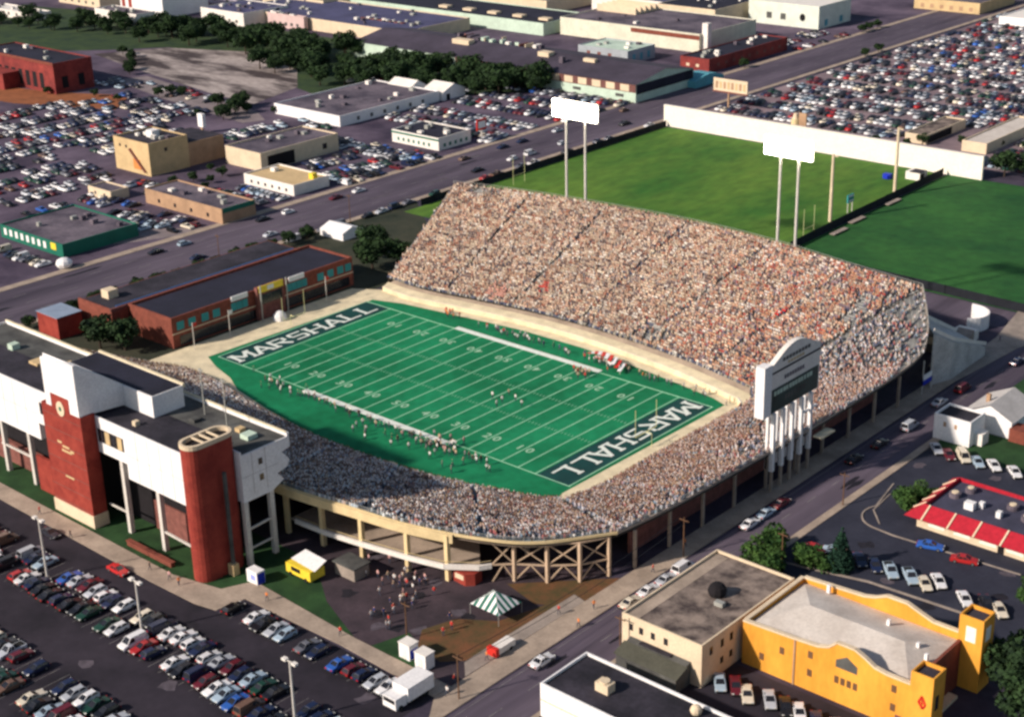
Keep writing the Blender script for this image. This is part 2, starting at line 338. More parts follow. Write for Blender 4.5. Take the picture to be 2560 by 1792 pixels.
def pal(kind,n):
    P1={'far':[(.80,.68,.50),(.74,.56,.40),(.54,.36,.24),(.34,.13,.08),(.86,.82,.72),(.08,.06,.06),(.62,.52,.38),(.66,.42,.30),(.20,.17,.17),(.46,.42,.36),(.10,.09,.10),(.74,.60,.48),(.40,.26,.18)],  # far: warm tint of direct sun put into the shirt colours
        'far_right':[(.70,.42,.28),(.52,.18,.10),(.42,.06,.05),(.78,.64,.48),(.60,.32,.18),(.07,.05,.06),(.82,.77,.70),(.28,.21,.26),(.56,.26,.17),(.07,.07,.10),(.50,.42,.34)],
        'end':[(.56,.50,.52),(.42,.24,.24),(.80,.79,.80),(.30,.32,.40),(.54,.38,.30),(.07,.08,.11),(.54,.56,.60),(.38,.12,.12),(.26,.36,.44),(.64,.61,.60),(.12,.14,.20)],
        'near':[(.74,.78,.78),(.44,.50,.52),(.88,.88,.88),(.06,.07,.09),(.24,.30,.34),(.54,.48,.46),(.76,.77,.70),(.22,.25,.34),(.05,.06,.08),(.84,.84,.86),(.46,.54,.60),(.12,.15,.20)],  # near: cool tint of the shaded stand put into the shirt colours
        'corner':[(.86,.80,.68),(.80,.74,.66),(.30,.22,.24),(.88,.86,.80),(.50,.40,.36)]}[kind]  # corner: white clothing, with sunlit cream put into the colour
    return P1[rng.integers(len(P1))]
def stand(st, label, pitch, kind, walk, occ, deckmat, aisle_step, name='stadium_stand'):
    N=len(st)*9; S=sample(st,N); c=S[N//2]
    root=thing(name,(float(c[0][0]),float(c[0][1]),0),label,'stand')
    def pt(s,t,z=None): 
        Fv,B=s; p=Fv+(B[:2]-Fv)*t
        return (p[0],p[1], z if z is not None else 1.6+t*(B[2]-1.6))
    D=np.mean([np.linalg.norm(b[:2]-f) for f,b in S]); rows=int(D*(1-walk/D)/pitch); t0=walk/D
    mb=MB()
    for i in range(N-1):
        a,b=S[i],S[i+1]
        for k in range(rows):
            ta=t0+(1-t0)*k/rows; tb=t0+(1-t0)*(k+1)/rows
            za,zb=1.6+ta*(a[1][2]-1.6),1.6+ta*(b[1][2]-1.6); ya,yb=1.6+tb*(a[1][2]-1.6),1.6+tb*(b[1][2]-1.6)
            tm=ta+(tb-ta)*.9
            mb.add([pt(a,ta,za),pt(b,ta,zb),pt(b,tm,zb),pt(a,tm,za),pt(b,tb,yb),pt(a,tb,ya)],[(0,1,2,3),(3,2,4,5)],deckmat)
        # underside
        mb.add([pt(a,t0,.9),pt(b,t0,.9),pt(b,1,b[1][2]-.7),pt(a,1,a[1][2]-.7)],[(3,2,1,0)],CONC_W)
    for s,fl in ((S[0],1),(S[-1],0)):
        q=[pt(s,t0,.9),pt(s,t0),pt(s,1,s[1][2]+.1),pt(s,1,s[1][2]-.7)]; mb.add(q,[(0,1,2,3)],CONC)
    mb.build('seating_deck',root)
    wb=MB(); wt=MB(); rm=MB(); rl=MB()
    for i in range(N-1):
        a,b=S[i],S[i+1]
        wb.add([pt(a,0,0),pt(b,0,0),pt(b,0,1.25),pt(a,0,1.25)],[(0,1,2,3)],CREAMC)
        wb.add([pt(a,0,1.25),pt(b,0,1.25),pt(b,.25/D,1.25),pt(a,.25/D,1.25)],[(0,1,2,3)],WHITE2)
        wt.add([pt(a,.25/D,1.1),pt(b,.25/D,1.1),pt(b,t0,1.5),pt(a,t0,1.5)],[(0,1,2,3)],CREAMC)
        h=1.0
        A,B=pt(a,1),pt(b,1)
        rm.bar((A[0],A[1],A[2]+.1),(B[0],B[1],B[2]+.1),.3,CONC if kind!='near' else CREAMY,h=.5)
        rl.bar((A[0],A[1],A[2]+1.1),(B[0],B[1],B[2]+1.1),.07,STEEL); rl.bar((A[0],A[1],A[2]+.7),(B[0],B[1],B[2]+.7),.05,STEEL)
        if i%3==0: rl.bar((A[0],A[1],A[2]),(A[0],A[1],A[2]+1.1),.07,STEEL)
    wb.build('front_wall',root); wt.build('walkway',root); rm.build('rim_beam',root); rl.build('railing',root)
    # people
    L=np.cumsum([0]+[np.linalg.norm(((S[i+1][0]+S[i+1][1][:2])-(S[i][0]+S[i][1][:2]))/2) for i in range(N-1)])
    ais=MB()
    for k in range(rows):
        t=t0+(1-t0)*(k+.45)/rows; z=1.6+0
        pts=np.array([pt(s,t) for s in S]); zs=[1.6+(t0+(1-t0)*k/rows)*(s[1][2]-1.6) for s in S]
        seg=np.linalg.norm(np.diff(pts[:,:2],axis=0),axis=1); cum=np.concatenate([[0],np.cumsum(seg)]); tot=cum[-1]
        s_=.3
        while s_<tot-.3:
            fr=s_/tot*L[-1]
            if (fr%aisle_step)<.9*L[-1]/tot and k>0 and rng.random()<.8: s_+=.6; continue
            i=min(np.searchsorted(cum,s_)-1,N-2); i=max(i,0); w=(s_-cum[i])/max(seg[i],1e-6)
            p=pts[i]*(1-w)+pts[i+1]*w; zz_=zs[i]*(1-w)+zs[i+1]*w
            d=pts[i+1]-pts[i]; Fc=S[i][0]-S[i][1][:2]
            if rng.random()<occ(p[0],p[1],t): jt=.34 if (kind=='end' and p[1]>20) else .07; people.append((p[0]+rng.normal(0,jt),p[1]+rng.normal(0,jt),zz_,math.atan2(Fc[1],Fc[0])+rng.normal(0,.25),kind))
            s_+=rng.uniform(.5,.62)
    # aisle stairs, a narrow strip slightly proud
    n=int(L[-1]//aisle_step)
    for q in range(1,n+1):
        fr=q*aisle_step
        i=min(max(np.searchsorted(L,fr)-1,0),N-2); w=(fr-L[i])/(L[i+1]-L[i]); e=.8/(L[i+1]-L[i])
        a=(S[i][0]*(1-w)+S[i+1][0]*w, S[i][1]*(1-w)+S[i+1][1]*w); w2=min(w+e,1.3); b=(S[i][0]*(1-w2)+S[i+1][0]*w2, S[i][1]*(1-w2)+S[i+1][1]*w2)
        p0,p1,p2,p3=pt(a,t0),pt(b,t0),pt(b,1),pt(a,1)
        up=.06; ais=MB(); ais.add([(p[0],p[1],p[2]+up) for p in (p0,p1,p2,p3)],[(0,1,2,3)],SEATC); ais.build('aisle_stair',root)
    return root,S,pt
def occ_far(x,y,t):
    if x>72 and t>.5 and (x-72)*.04+(t-.5)>.34: return .55
    if 66<x<71 and .62<t<.85: return .3
    if -62<x<-52 and t>.92: return .3
    if 20<x<30 and .06<t<.2: return .55
    return .965
def occ_end(x,y,t):
    if t>.6 and y>48: return .25 if t>.9 else (.6 if t>.78 else .86)
    if -8<y<9 and t>.62: return .45
    if y<-18 and t>.8: return .55
    if 9<y<16 and .35<t<.7: return .25
    return .93
def occ_near(x,y,t):
    if x>42 and t>.86: return .45
    return .94
farR,farS,fpt=stand(FARST,'tall far grandstand packed with sunlit spectators behind the field',.8,'far',3.2,occ_far,SEATC,23)
endR,endS,ept=stand(ENDST,'low end-zone grandstand of pale bleachers behind the scoreboard',.8,'end',2.2,occ_end,SEATC,19)
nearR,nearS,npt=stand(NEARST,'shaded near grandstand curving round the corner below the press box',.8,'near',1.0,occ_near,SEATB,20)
def column(parent,x,y,z,w=.7,m=CREAMY):
    MB().box(x-w/2,x+w/2,y-w/2,y+w/2,0,z,m).build('column',parent)
for i,(x,y,z) in enumerate([(61.2,-65.5,8.9),(53.4,-67.6,9),(43.5,-69.3,9.2),(34.8,-70.9,9.3),(26,-71.8,9.4)]):
    column(nearR,x,y,z,.8,CREAMY)
for x,y,z in [(70.4,-58.4,8),(75.2,-55.2,7.9),(79.4,-51.4,7.8),(82,-46.6,7.7)]: column(nearR,x,y,z,.55,RUST)
for x,y,z in [(55,-56,6),(66,-50,5.6),(44,-60,6),(30,-63,6.2),(73,-44,5.4)]: column(nearR,x,y,z,.6,CONC_W)
# fascia of the near stand and white concourse beam
fb=MB(); pts=[(a[1][0],a[1][1],a[1][2]) for a in nearS]
pp=[p for p in pts if 12<p[0]<63]
for a,b in zip(pp[:-1],pp[1:]): fb.bar((a[0]+.1,a[1]-.35,a[2]-.65),(b[0]+.1,b[1]-.35,b[2]-.65),.3,CREAMY,h=1.7)
fb.build('fascia_beam',nearR)
cb=MB(); ck=[(28,-71.6),(36,-71.2),(44,-70),(54,-68.2),(61.2,-66.4),(66.2,-62.8),(67.4,-61)]
for a,b in zip(ck[:-1],ck[1:]): cb.bar((a[0],a[1],3.1),(b[0],b[1],3.1),.5,WHITE2,h=.9); cb.bar((a[0],a[1],4.1),(b[0],b[1],4.1),.08,CREAMY)
cb.build('concourse_beam',nearR)
cf=MB(); cf.prism([(26,-71),(44,-69.4),(60.8,-65.9),(66,-62.4),(58,-54),(40,-60),(26,-63)],2.4,2.8,CONC_W); cf.build('concourse_floor',nearR)
bw=MB()
for a,b in zip([(24,-60),(40,-57),(56,-51)],[(40,-57),(56,-51),(70,-40)]): bw.bar((a[0],a[1],2.4),(b[0],b[1],2.4),.3,BRICKD,h=4.8)
bw.build('brick_backing_wall',nearR)
tc=[(67.6,-61,8.3),(70.4,-58.4,8),(75.2,-55.2,7.9),(79.4,-51.4,7.8),(82,-46.6,7.7)]
for a,b in zip(tc[:-1],tc[1:]):
    mb=MB(); am=Vector(a)*.5+Vector(b)*.5; A,B=Vector(a),Vector(b)
    mb.bar((A.x,A.y,7.7),(B.x,B.y,7.7),.3,RUST); mb.bar((A.x,A.y,3.4),(B.x,B.y,3.4),.26,RUST)
    mb.bar((A.x,A.y,7.6),(B.x,B.y,3.5),.2,RUST); mb.bar((A.x,A.y,3.5),(B.x,B.y,7.6),.2,RUST)
    mb.bar((am.x,am.y,3.4),(B.x,B.y,.1),.22,RUST); mb.bar((am.x,am.y,3.4),(A.x,A.y,.1),.22,RUST)
    mb.build('cross_brace',nearR)
for y in (-41.5,-31.5,-21.5,-11.5,-1,9,19,29,39,49): column(endR,83.8+ (y+41)*.022,y,7.5,.5,CONC_W)
for y in (-30,-15,0,15,30,45): column(endR,74,y,5.2,.5,CONC_W)
mb=MB(); mb.box(79.5,80,-38,50,0,4.2,BRICKD); mb.build('undercroft_wall',endR)
mb=MB(); mb.box(87,89,12,17,6.9,7.2,CREAMC); mb.build('ledge',endR)
for x,y,z in [(-66,70,17),(-48,73,17.5),(-27,75,18),(-4,76,18.5),(16,76,18.5),(35,74,18.5),(49,72,18.5),(62,69.5,18.5),(76,68,17.5),(-62,56,10),(60,56,11)]: column(farR,x,y,z,.7,STEEL)
# ---------------------------------------------------------------- people
def person_mesh(name, pose):
    me=bpy.data.meshes.new(name); 
    if pose=='stand': J=[(0,0,.95),(0,0,1.18),(0,0,1.42),(0,0,1.53),(0,0.02,1.70),(.10,0,.92),(.11,.02,.5),(.12,-.02,.08),(.12,.12,.03),(-.10,0,.92),(-.11,.03,.5),(-.12,0,.08),(-.12,.14,.03),(.20,0,1.40),(.27,0,1.12),(.26,.10,.88),(-.20,0,1.40),(-.27,.0,1.12),(-.26,.08,.88)]
    elif pose=='walk': J=[(0,0,.95),(0,0.01,1.18),(0,0.03,1.42),(0,0.04,1.53),(0,0.07,1.70),(.10,0,.92),(.11,.18,.5),(.12,.22,.08),(.12,.36,.03),(-.10,0,.92),(-.11,-.05,.5),(-.12,-.30,.12),(-.12,-.18,.03),(.20,0.02,1.40),(.26,-.14,1.14),(.25,-.12,.90),(-.20,0.02,1.40),(-.26,.12,1.14),(-.25,.28,.98)]
    else: J=[(0,0,.45),(0,0,.70),(0,0.02,.95),(0,0.03,1.06),(0,.05,1.22),(.10,.02,.45),(.13,.42,.48),(.13,.42,.08),(.13,.54,.03),(-.10,.02,.45),(-.13,.42,.48),(-.13,.42,.08),(-.13,.54,.03),(.20,0.02,.92),(.26,.12,.70),(.15,.33,.60),(-.20,.02,.92),(-.26,.12,.70),(-.12,.35,.60)]
    E=[(0,1),(1,2),(2,3),(3,4),(0,5),(5,6),(6,7),(7,8),(0,9),(9,10),(10,11),(11,12),(2,13),(13,14),(14,15),(2,16),(16,17),(17,18)]
    Rr=[.16,.15,.17,.06,.115,.10,.065,.045,.04,.10,.065,.045,.04,.07,.05,.04,.07,.05,.04]
    me.from_pydata(J,E,[]); o=bpy.data.objects.new(name,me); COL.objects.link(o)
    m=o.modifiers.new('s','SKIN')
    if not me.skin_vertices: me.skin_vertices.new()
    for i,v in enumerate(me.skin_vertices[0].data): v.radius=(Rr[i],Rr[i]*(.75 if i<3 else 1)); v.use_root=(i==0)
    s=o.modifiers.new('d','SUBSURF'); s.levels=1; s.render_levels=1
    dg=bpy.context.evaluated_depsgraph_get(); r=bpy.data.meshes.new_from_object(o.evaluated_get(dg)); r.name=name
    bpy.data.objects.remove(o); r.materials.clear()
    for mm in (SHIRT,TROUS,SKIN,HAIR): r.materials.append(mm)
    hz=.94 if pose!='seat' else .40
    for p in r.polygons:
        c=p.center; k=0
        if pose=='seat': 
            if c.z<.62 and c.y>.12 or c.z<.5: k=1
            if c.z>1.02: k=2
            if c.y>.28 and .55<c.z<.68: k=2
            if c.z>1.2 and c.y<.08: k=3
        else:
            if c.z<.96 and abs(c.x)<.2: k=1
            if c.z>1.5: k=2
            if abs(c.x)>.2 and c.z<1.2: k=2
            if c.z>1.69 and c.y<.06+(.04 if pose=='walk' else 0): k=3
        p.material_index=k; p.use_smooth=True
    return r
PM={k:person_mesh('person',k) for k in ('stand','walk','seat')}
CN={'white':(.82,.80,.76),'red':(.55,.04,.03),'green':(.02,.25,.12),'navy':(.03,.04,.14),'tan':(.55,.42,.28),'grey':(.32,.32,.33),'black':(.03,.03,.03),'orange':(.75,.22,.05),'pale blue':(.35,.48,.62),'pink':(.70,.40,.38)}
def person(x,y,z,rot,colname,pose,label,group,cat='person',s=1.0):
    o=bpy.data.objects.new('person',PM[pose]); COL.objects.link(o); o.location=(x,y,z); o.rotation_euler=(0,0,rot-math.pi/2); o.scale=(s,s,s)
    o.color=CN[colname]+(1,); tag(o,label.format(c=colname),cat,group); return o
def near_col(c): return min(CN,key=lambda k:sum((CN[k][i]-c[i])**2 for i in range(3)))
cols=[]; GRP={}
RX=[(-13,47,2.0,(.62,.03,.03)),(-24,42,3.4,(.74,.36,.28)),(52,55,1.8,(.66,.02,.02)),(63,48,2.6,(.60,.24,.12))]
for i,(x,y,z,r,k) in enumerate(people):
    kk=k
    if k=='far' and x>36+rng.normal(0,12): kk='far_right'
    if k=='near' and x>48+rng.normal(0,6): kk='end'
    if k=='near' and x<-38 and (x+50)**2/140+(y+40)**2/60<1.2: kk='corner'
    cl=.5+.5*math.sin(x*.31+3*math.sin(y*.23+z*.2))*math.sin(y*.37+1.7*math.sin(x*.17)); ck_=(int((x+200)/1.15),int((y+z*.9+200)/1.5),kk); c0=GRP.setdefault(ck_,pal(kk,1)); c=np.array(c0 if rng.random()<.62 else pal(kk,1))*rng.uniform(.82,1.1)*(.8+.3*cl)
    for (a,b,q,cc) in RX:
        if k=='far' and (x-a)**2+(y-b)**2<q*q*rng.uniform(.4,1.2) and rng.random()<.7: c=np.array(cc)*rng.uniform(.8,1.1)
    cols.append(np.clip(c*(1.3 if kk=='near' else .93),0,.9))  # near colours brightened to lift the shaded stand
PA=np.array([(p[0],p[1],p[2],p[3]) for p in people]); CA=np.array(cols)
dist=np.linalg.norm(PA[:,:3]-np.array([CX,CY,CZ]),axis=1); near=np.argsort(dist)[:12]
for i in near:
    x,y,z,r=PA[i]; c=near_col(CA[i])
    person(x,y,z,r,c,'seat','spectator in {c} seated at the near rounded corner of the stadium','spectators seated in the near corner of the bleachers')
keep=np.ones(len(PA),bool); keep[near]=False; PA=PA[keep]; CA=CA[keep]
# crowd: template figure (torso, lap, head) repeated into ONE mesh
def hexa(x0,x1,y0,y1,z0,z1,tx=1,ty=1):
    cx,cy=(x0+x1)/2,(y0+y1)/2
    b=[(x0,y0,z0),(x1,y0,z0),(x1,y1,z0),(x0,y1,z0)]; t=[(cx+(a-cx)*tx,cy+(c-cy)*ty,z1) for a,c in ((x0,y0),(x1,y0),(x1,y1),(x0,y1))]
    return b+t
TV=[];TFc=[];TK=[]
for (args,k) in (((-.13,.13,-.24,.24,.35,1.0,.8,.85),0),((.05,.55,-.2,.2,.38,.58),1),((.42,.56,-.18,.18,.0,.42),1),((-.08,.13,-.1,.1,1.02,1.29,.7,.7),2),((-.10,.06,-.11,.11,1.16,1.34,.75,.75),3)):
    b=len(TV); TV+=hexa(*args); TK+=[k]*8
    TFc+=[(b+0,b+1,b+5,b+4),(b+1,b+2,b+6,b+5),(b+2,b+3,b+7,b+6),(b+3,b+0,b+4,b+7),(b+4,b+5,b+6,b+7)]
def bulk(name,TV,TF,TK,PA,colf,mats,scale=None):
    TV=np.array(TV,float); TF=np.array(TF); TK=np.array(TK); n=len(PA); nv=len(TV)
    c,s=np.cos(PA[:,3]),np.sin(PA[:,3]); sc=scale if scale is not None else np.ones((n,3))
    X=TV[None,:,0]*sc[:,0:1]; Y=TV[None,:,1]*sc[:,1:2]; Z=TV[None,:,2]*sc[:,2:3]
    V=np.stack([PA[:,0:1]+c[:,None]*X-s[:,None]*Y,PA[:,1:2]+s[:,None]*X+c[:,None]*Y,PA[:,2:3]+Z],-1).reshape(-1,3)
    Fi=(TF[None]+(np.arange(n)*nv)[:,None,None]).reshape(-1,4)
    C=colf(n,TK); C=np.concatenate([C.reshape(-1,3),np.ones((n*nv,1))],1)
    me=bpy.data.meshes.new(name); me.vertices.add(len(V)); me.vertices.foreach_set('co',V.ravel())
    me.loops.add(Fi.size); me.loops.foreach_set('vertex_index',Fi.ravel().astype(np.int32))
    me.polygons.add(len(Fi)); me.polygons.foreach_set('loop_start',(np.arange(len(Fi))*4).astype(np.int32)); 
    at=me.attributes.new('Col','FLOAT_COLOR','POINT'); at.data.foreach_set('color',C.ravel().astype(np.float32))
    me.materials.append(mats); me.update(calc_edges=True); me.validate()
    o=bpy.data.objects.new(name,me); COL.objects.link(o); return o
def ccol(n,TK):
    out=np.zeros((n,len(TK),3)); leg=rng.choice(4,n); LG=np.array([(.06,.07,.12),(.30,.27,.22),(.12,.13,.18),(.5,.47,.42)])[leg]
    skin=np.array([(.52,.30,.21),(.60,.38,.28),(.30,.16,.10)])[rng.choice(3,n,p=[.5,.38,.12])]; hair=np.array([(.04,.025,.018),(.16,.09,.05),(.6,.55,.5),(.4,.28,.14)])[rng.choice(4,n,p=[.4,.3,.18,.12])]
    for k,a in enumerate((CA,LG,skin,hair)): out[:,TK==k,:]=a[:,None,:]
    return out
o=bulk('crowd',TV,TFc,TK,PA,ccol,CROWDM); o['kind']='stuff'; o['label']='dense crowd of seated spectators in many shirt colours filling the stadium stands'; print('crowd',len(PA))
# field-side people, players, band
def scatter(n,cx,cy,sx,sy,cl,label,group,pose=('stand','walk'),rot=None,z=.05):
    for _ in range(n):
        c=random.choice(cl); person(cx+random.gauss(0,sx),cy+random.gauss(0,sy),z,random.uniform(0,6.28) if rot is None else rot+random.gauss(0,.5),c,random.choice(pose),label,group,s=random.uniform(.98,1.12))
for i in range(58):
    x=-33+i*1.23+random.gauss(0,.6); yb=-27.4-abs(random.gauss(0,.9)); 
    person(x,yb,.05,1.57+random.gauss(0,.6),random.choice(['white','white','tan','grey','green','black']),random.choice(['stand','walk']),'person in {c} standing in the long line beside the near white sideline','people lined along the near sideline',s=1.08)
scatter(36,22,-27.5,5,1.8,['white','white','grey','tan','pink'],'uniformed person in {c} in the dense cluster on the near sideline','players clustered on the near sideline')
scatter(16,16,-33,10,1.5,['white','green','grey','black'],'person in {c} behind the near bench area by the front wall','people behind the near bench area')
scatter(10,-27,-27,6,2,['white','grey','green'],'person in {c} near the left end of the near sideline','people near the left end of the near sideline')
scatter(9,-30,30.3,2,.8,['orange','red','orange'],'person in {c} among the orange-clad group at the far left of the field','orange-clad group at the far sideline')
scatter(34,2,29.3,13,.9,['white','grey','red','green','white','navy'],'person in {c} standing behind the far white sideline','people along the far sideline')
scatter(18,21,28.6,3,1,['white','red','white','pink'],'person in {c} beside the white bench awning on the far sideline','people at the far bench')
scatter(14,21,20.5,1.4,.7,['pink','red','tan','white'],'player in {c} in the tight huddle on the field near the far sideline','players huddled near the far sideline')
scatter(6,19,-3,2.2,3,['white','white','tan'],'player in {c} standing in the open midfield area','players in the open midfield')
scatter(20,40,28.3,8,.7,['tan','orange','grey','white'],'person in {c} along the far sideline near the right end','people along the far right sideline')
scatter(26,58,-73,3.2,3.2,['white','red','grey','pink','white','navy','tan'],'pedestrian in {c} in the loose crowd on the plaza below the near stand','people on the plaza below the near stand')
scatter(14,62,-79,6,4,['white','red','grey','navy'],'pedestrian in {c} walking across the open plaza asphalt','people walking across the plaza')
scatter(9,50,-72,4,2,['white','pink','grey'],'pedestrian in {c} by the columns under the near stand','people by the columns under the near stand')
for x,y,c,l in [(-17,-97.5,'red','pedestrian in red on the pavement in front of the brick clock tower'),(-4,-99.2,'black','pedestrian in black at the kerb beside the clock tower base'),(17.5,-97,'black','pedestrian in black near the low brick wall'),(23,-96.8,'pink','pedestrian in pink near the rounded brick stair tower'),(26,-97,'orange','pedestrian in orange left of the pavement bend'),(42,-90.5,'orange','pedestrian in orange on the pavement right of the bend'),(60,-90,'red','pedestrian in red on the pavement near the white booths'),(84,-88,'red','pedestrian in red at the street corner'),(85.4,-91,'white','pedestrian in white at the street corner'),(83.5,-62,'red','pedestrian in red on the plaza path'),(83.6,-80,'orange','pedestrian in orange behind the refreshment cart'),(87,-57,'orange','pedestrian in an orange vest on the pavement near the parked white cars'),(88.6,-63,'orange','pedestrian in orange standing at the kerb of the street'),(87.4,-41,'red','pedestrian in red on the pavement under the rounded corner'),(86.4,-30,'orange','pedestrian in orange on the pavement under the end stand'),(98.6,-55.5,'tan','pedestrian in tan at the far kerb by the cream block'),(97.4,-53,'orange','pedestrian in orange crossing near the cream block'),(83,88,'white','pedestrian in white on the wide pale pavement'),(86,98,'navy','pedestrian in navy on the wide pale pavement')]:
    person(x,y,.14,random.uniform(0,6),c,'walk',l,None,s=1.05)
# bench awning on the far side
mb=MB()
for i in range(7):
    a=math.radians(-60+i*22); 
t=thing('bench_awning',(23,28.6,.05),'white and red curved awning over the far bench','awning')
mb=MB(); n=10
for i in range(n):
    x0=16+i*1.15; z=1.3+1.6*math.sin(math.pi*i/(n-1)*.9+.2)
    mb.bar((x0,29.6,z),(x0+1.15,28.4-.25*i,1.3+1.6*math.sin(math.pi*(i+1)/(n-1)*.9+.2)),.9,WHITE if i%2 else REDP,h=.12)
mb.build('awning_panel',t)
for x,y in [(16,29.6),(22,28.6),(27.4,26.6)]: MB().bar((x,y,.05),(x,y,1.9),.1,STEELW).build('post',t)
def goal(x,s,label):
    t=thing('goal_post',(x,0,.05),label,'goal post','goal posts on the stadium field'); e=s*1.5
    MB().bar((x+e,0,.05),(x+e,0,3.05),.11,PALEY).bar((x+e,0,3.05),(x,0,3.05),.14,PALEY).build('support',t)
    MB().bar((x,-3.55,3.05),(x,3.55,3.05),.16,PALEY).build('crossbar',t)
    for y in (-3.55,3.55): MB().bar((x,y,3.05),(x,y,9.1),.08,PALEY).build('upright',t)
goal(54.9,1,'yellow goal post in front of the end-zone lettering nearest the scoreboard'); goal(-54.9,-1,'yellow goal post in front of the long brick building')
# ---------------------------------------------------------------- press box
t=thing('press_box_building',(-5,-84,0),'long white press box with red brick clock tower and round brick stair tower','building')
prof=[(-84.5,12.6),(-84.5,22.4),(-84.2,22.4),(-84.2,21.7),(-73.8,21.7),(-73.8,22.4),(-73.3,22.4),(-73.3,19.6),(-75.2,19.2),(-73.6,17.2),(-74.2,16.0),(-76.6,15.5),(-75.2,13.9),(-78,12.6)]
mb=MB(); mb.extr(prof,'x',25,30.3,WHITE); mb.extr([(-90.9,12),(-90.9,22.2),(-90.6,22.2),(-90.6,21.6),(-73.8,21.6),(-73.8,22.4),(-73.3,22.4),(-73.3,19.6),(-75.2,19.2),(-73.6,17.2),(-74.2,16.0),(-76.6,15.5),(-75.2,13.9),(-78,12)],'x',5,25,WHITE)
mb.extr([(-90.9,15),(-90.9,22.2),(-90.6,22.2),(-90.6,21.6),(-73.8,21.6),(-73.8,22.4),(-73.3,22.4),(-73.3,19.6),(-75.2,19.2),(-73.6,17.2),(-74.2,16.0),(-76.6,15.5),(-75.2,15)],'x',-24,5,WHITE)
mb.extr([(-90.9,11.4),(-90.9,22.2),(-90.6,22.2),(-90.6,21.6),(-73.8,21.6),(-73.8,22.4),(-73.3,22.4),(-73.3,19.6),(-75.2,19.2),(-73.6,17.2),(-74.2,16.0),(-76.6,15.5),(-75.2,13.9),(-78,11.4)],'x',-62,-24,WHITE)
mb.build('upper_block',t)
P('roof',t,(-61.8,24.9,-90.5,-81.5,21.62,21.75,ROOFD),(-61.8,24.9,-81.4,-73.9,21.62,21.72,ROOFG),(25.1,30,-84.1,-73.9,21.72,21.8,ROOFG))
P('roof_rim',t,(-61.8,30,-73.9,-73.5,22.4,22.6,CREAMC))
P('dark_recess',t,(-60,24,-86,-80,0,12,BROWNW if False else DARK))  # near-black box paints the shaded recess under the press box
mb=MB(); mb.box(-22,5,-84,-77,21.75,26,WHITE,WHITE); mb.build('rooftop_block',t)
P('rooftop_block_roof',t,(-21.7,4.7,-83.7,-77.3,26,26.12,ROOFN)); P('rooftop_rim',t,(-22,5,-77,-76.5,25.5,26.3,CREAMC))
tw=MB(); tw.box(-16.5,-3.7,-94,-90.95,2.6,22.8,BRICK).build('clock_tower',t)
MB().box(-12.8,-6.9,-94.01,-93.2,22.8,25.5,BRICK).build('tower_gable',t)
P('tower_base',t,(-16.7,-3.5,-94.2,-90.9,0,2.6,CREAM))
w=MB(); w.extr([(-14.6,22.8),(-12.9,22.8),(-12.9,25.6),(-6.8,25.6),(-6.8,22.8),(-3.9,22.8),(-3.9,33),(-14.6,32.3)],'y',-94.02,-93.4,WHITE)
w.extr([(-93.39,22.82),(-84.02,22.0),(-84.02,26.2),(-93.39,32.9)],'x',-14.5,-4.0,WHITE); w.build('tower_crown',t)
ck=MB()
def disc(mb,x,y,z,r,m,n=18,d=.12):
    vs=[(x+r*.85*math.cos(6.2832*i/n),y,z+r*math.sin(6.2832*i/n)) for i in range(n)]+[(x+r*.85*math.cos(6.2832*i/n),y-d,z+r*math.sin(6.2832*i/n)) for i in range(n)]
    mb.add(vs,[(i,(i+1)%n,n+(i+1)%n,n+i) for i in range(n)]+[tuple(range(n,2*n))],m)
disc(ck,-9.9,-94.02,23,1.5,CREAM); c=ck.build('clock',t); k=MB(); disc(k,-9.9,-94.15,23,.5,GREENF,d=.03); k.build('clock_centre',c)
k=MB()
for a,b,h in [(-12.6,-11.2,15.5),(-11,-8.8,14.9),(-8.6,-7.4,14.4),(-11.4,-8.2,14)]: k.box(a,b,-94.07,-94.02,h,h+.45,TAN)
k.box(-11.4,-8.6,-94.07,-94.02,8.6,9,TAN); k.build('tower_inscription',t)
k=MB()
for z in range(3,22,3): k.box(-16.45,-3.75,-94.03,-94,z,z+.12,BRICKD)
k.build('brick_course',t)
for i in range(4): P('window',t,(-3+i*1.9,-1.6+i*1.9,-90.97,-90.85,17.3,19.8,TAN if i%2 else GLASS))
for i in range(3): P('window',t,(-22.8+i*2,-21.4+i*2,-90.97,-90.85,17.3,19.8,TAN if i%2 else GLASS))
P('window_band',t,(-3.4,4.6,-90.95,-90.86,17.2,19.9,DARK))
for z in (18.7,15.6): P('window',t,(30.3,30.36,-80.6,-79.7,z,z+1.2,GLASS))
for x in (8.5,12,15.5,19,22.5,-28,-32,-36,-40,-45,-50,-55): P('panel_joint',t,(x-.03,x+.03,-90.93,-90.9,12.2,22.0,CONC))
P('panel_joint',t,(5,24.9,-90.935,-90.93,16.9,16.96,CONC)); P('panel_joint',t,(-61,-24,-90.935,-90.93,16.9,16.96,CONC))
for y in (-82,-79): P('panel_joint',t,(30.3,30.33,y-.03,y+.03,13.6,21.6,CONC))
P('panel_joint',t,(30.33,30.335,-84.4,-76,17.4,17.46,CONC))
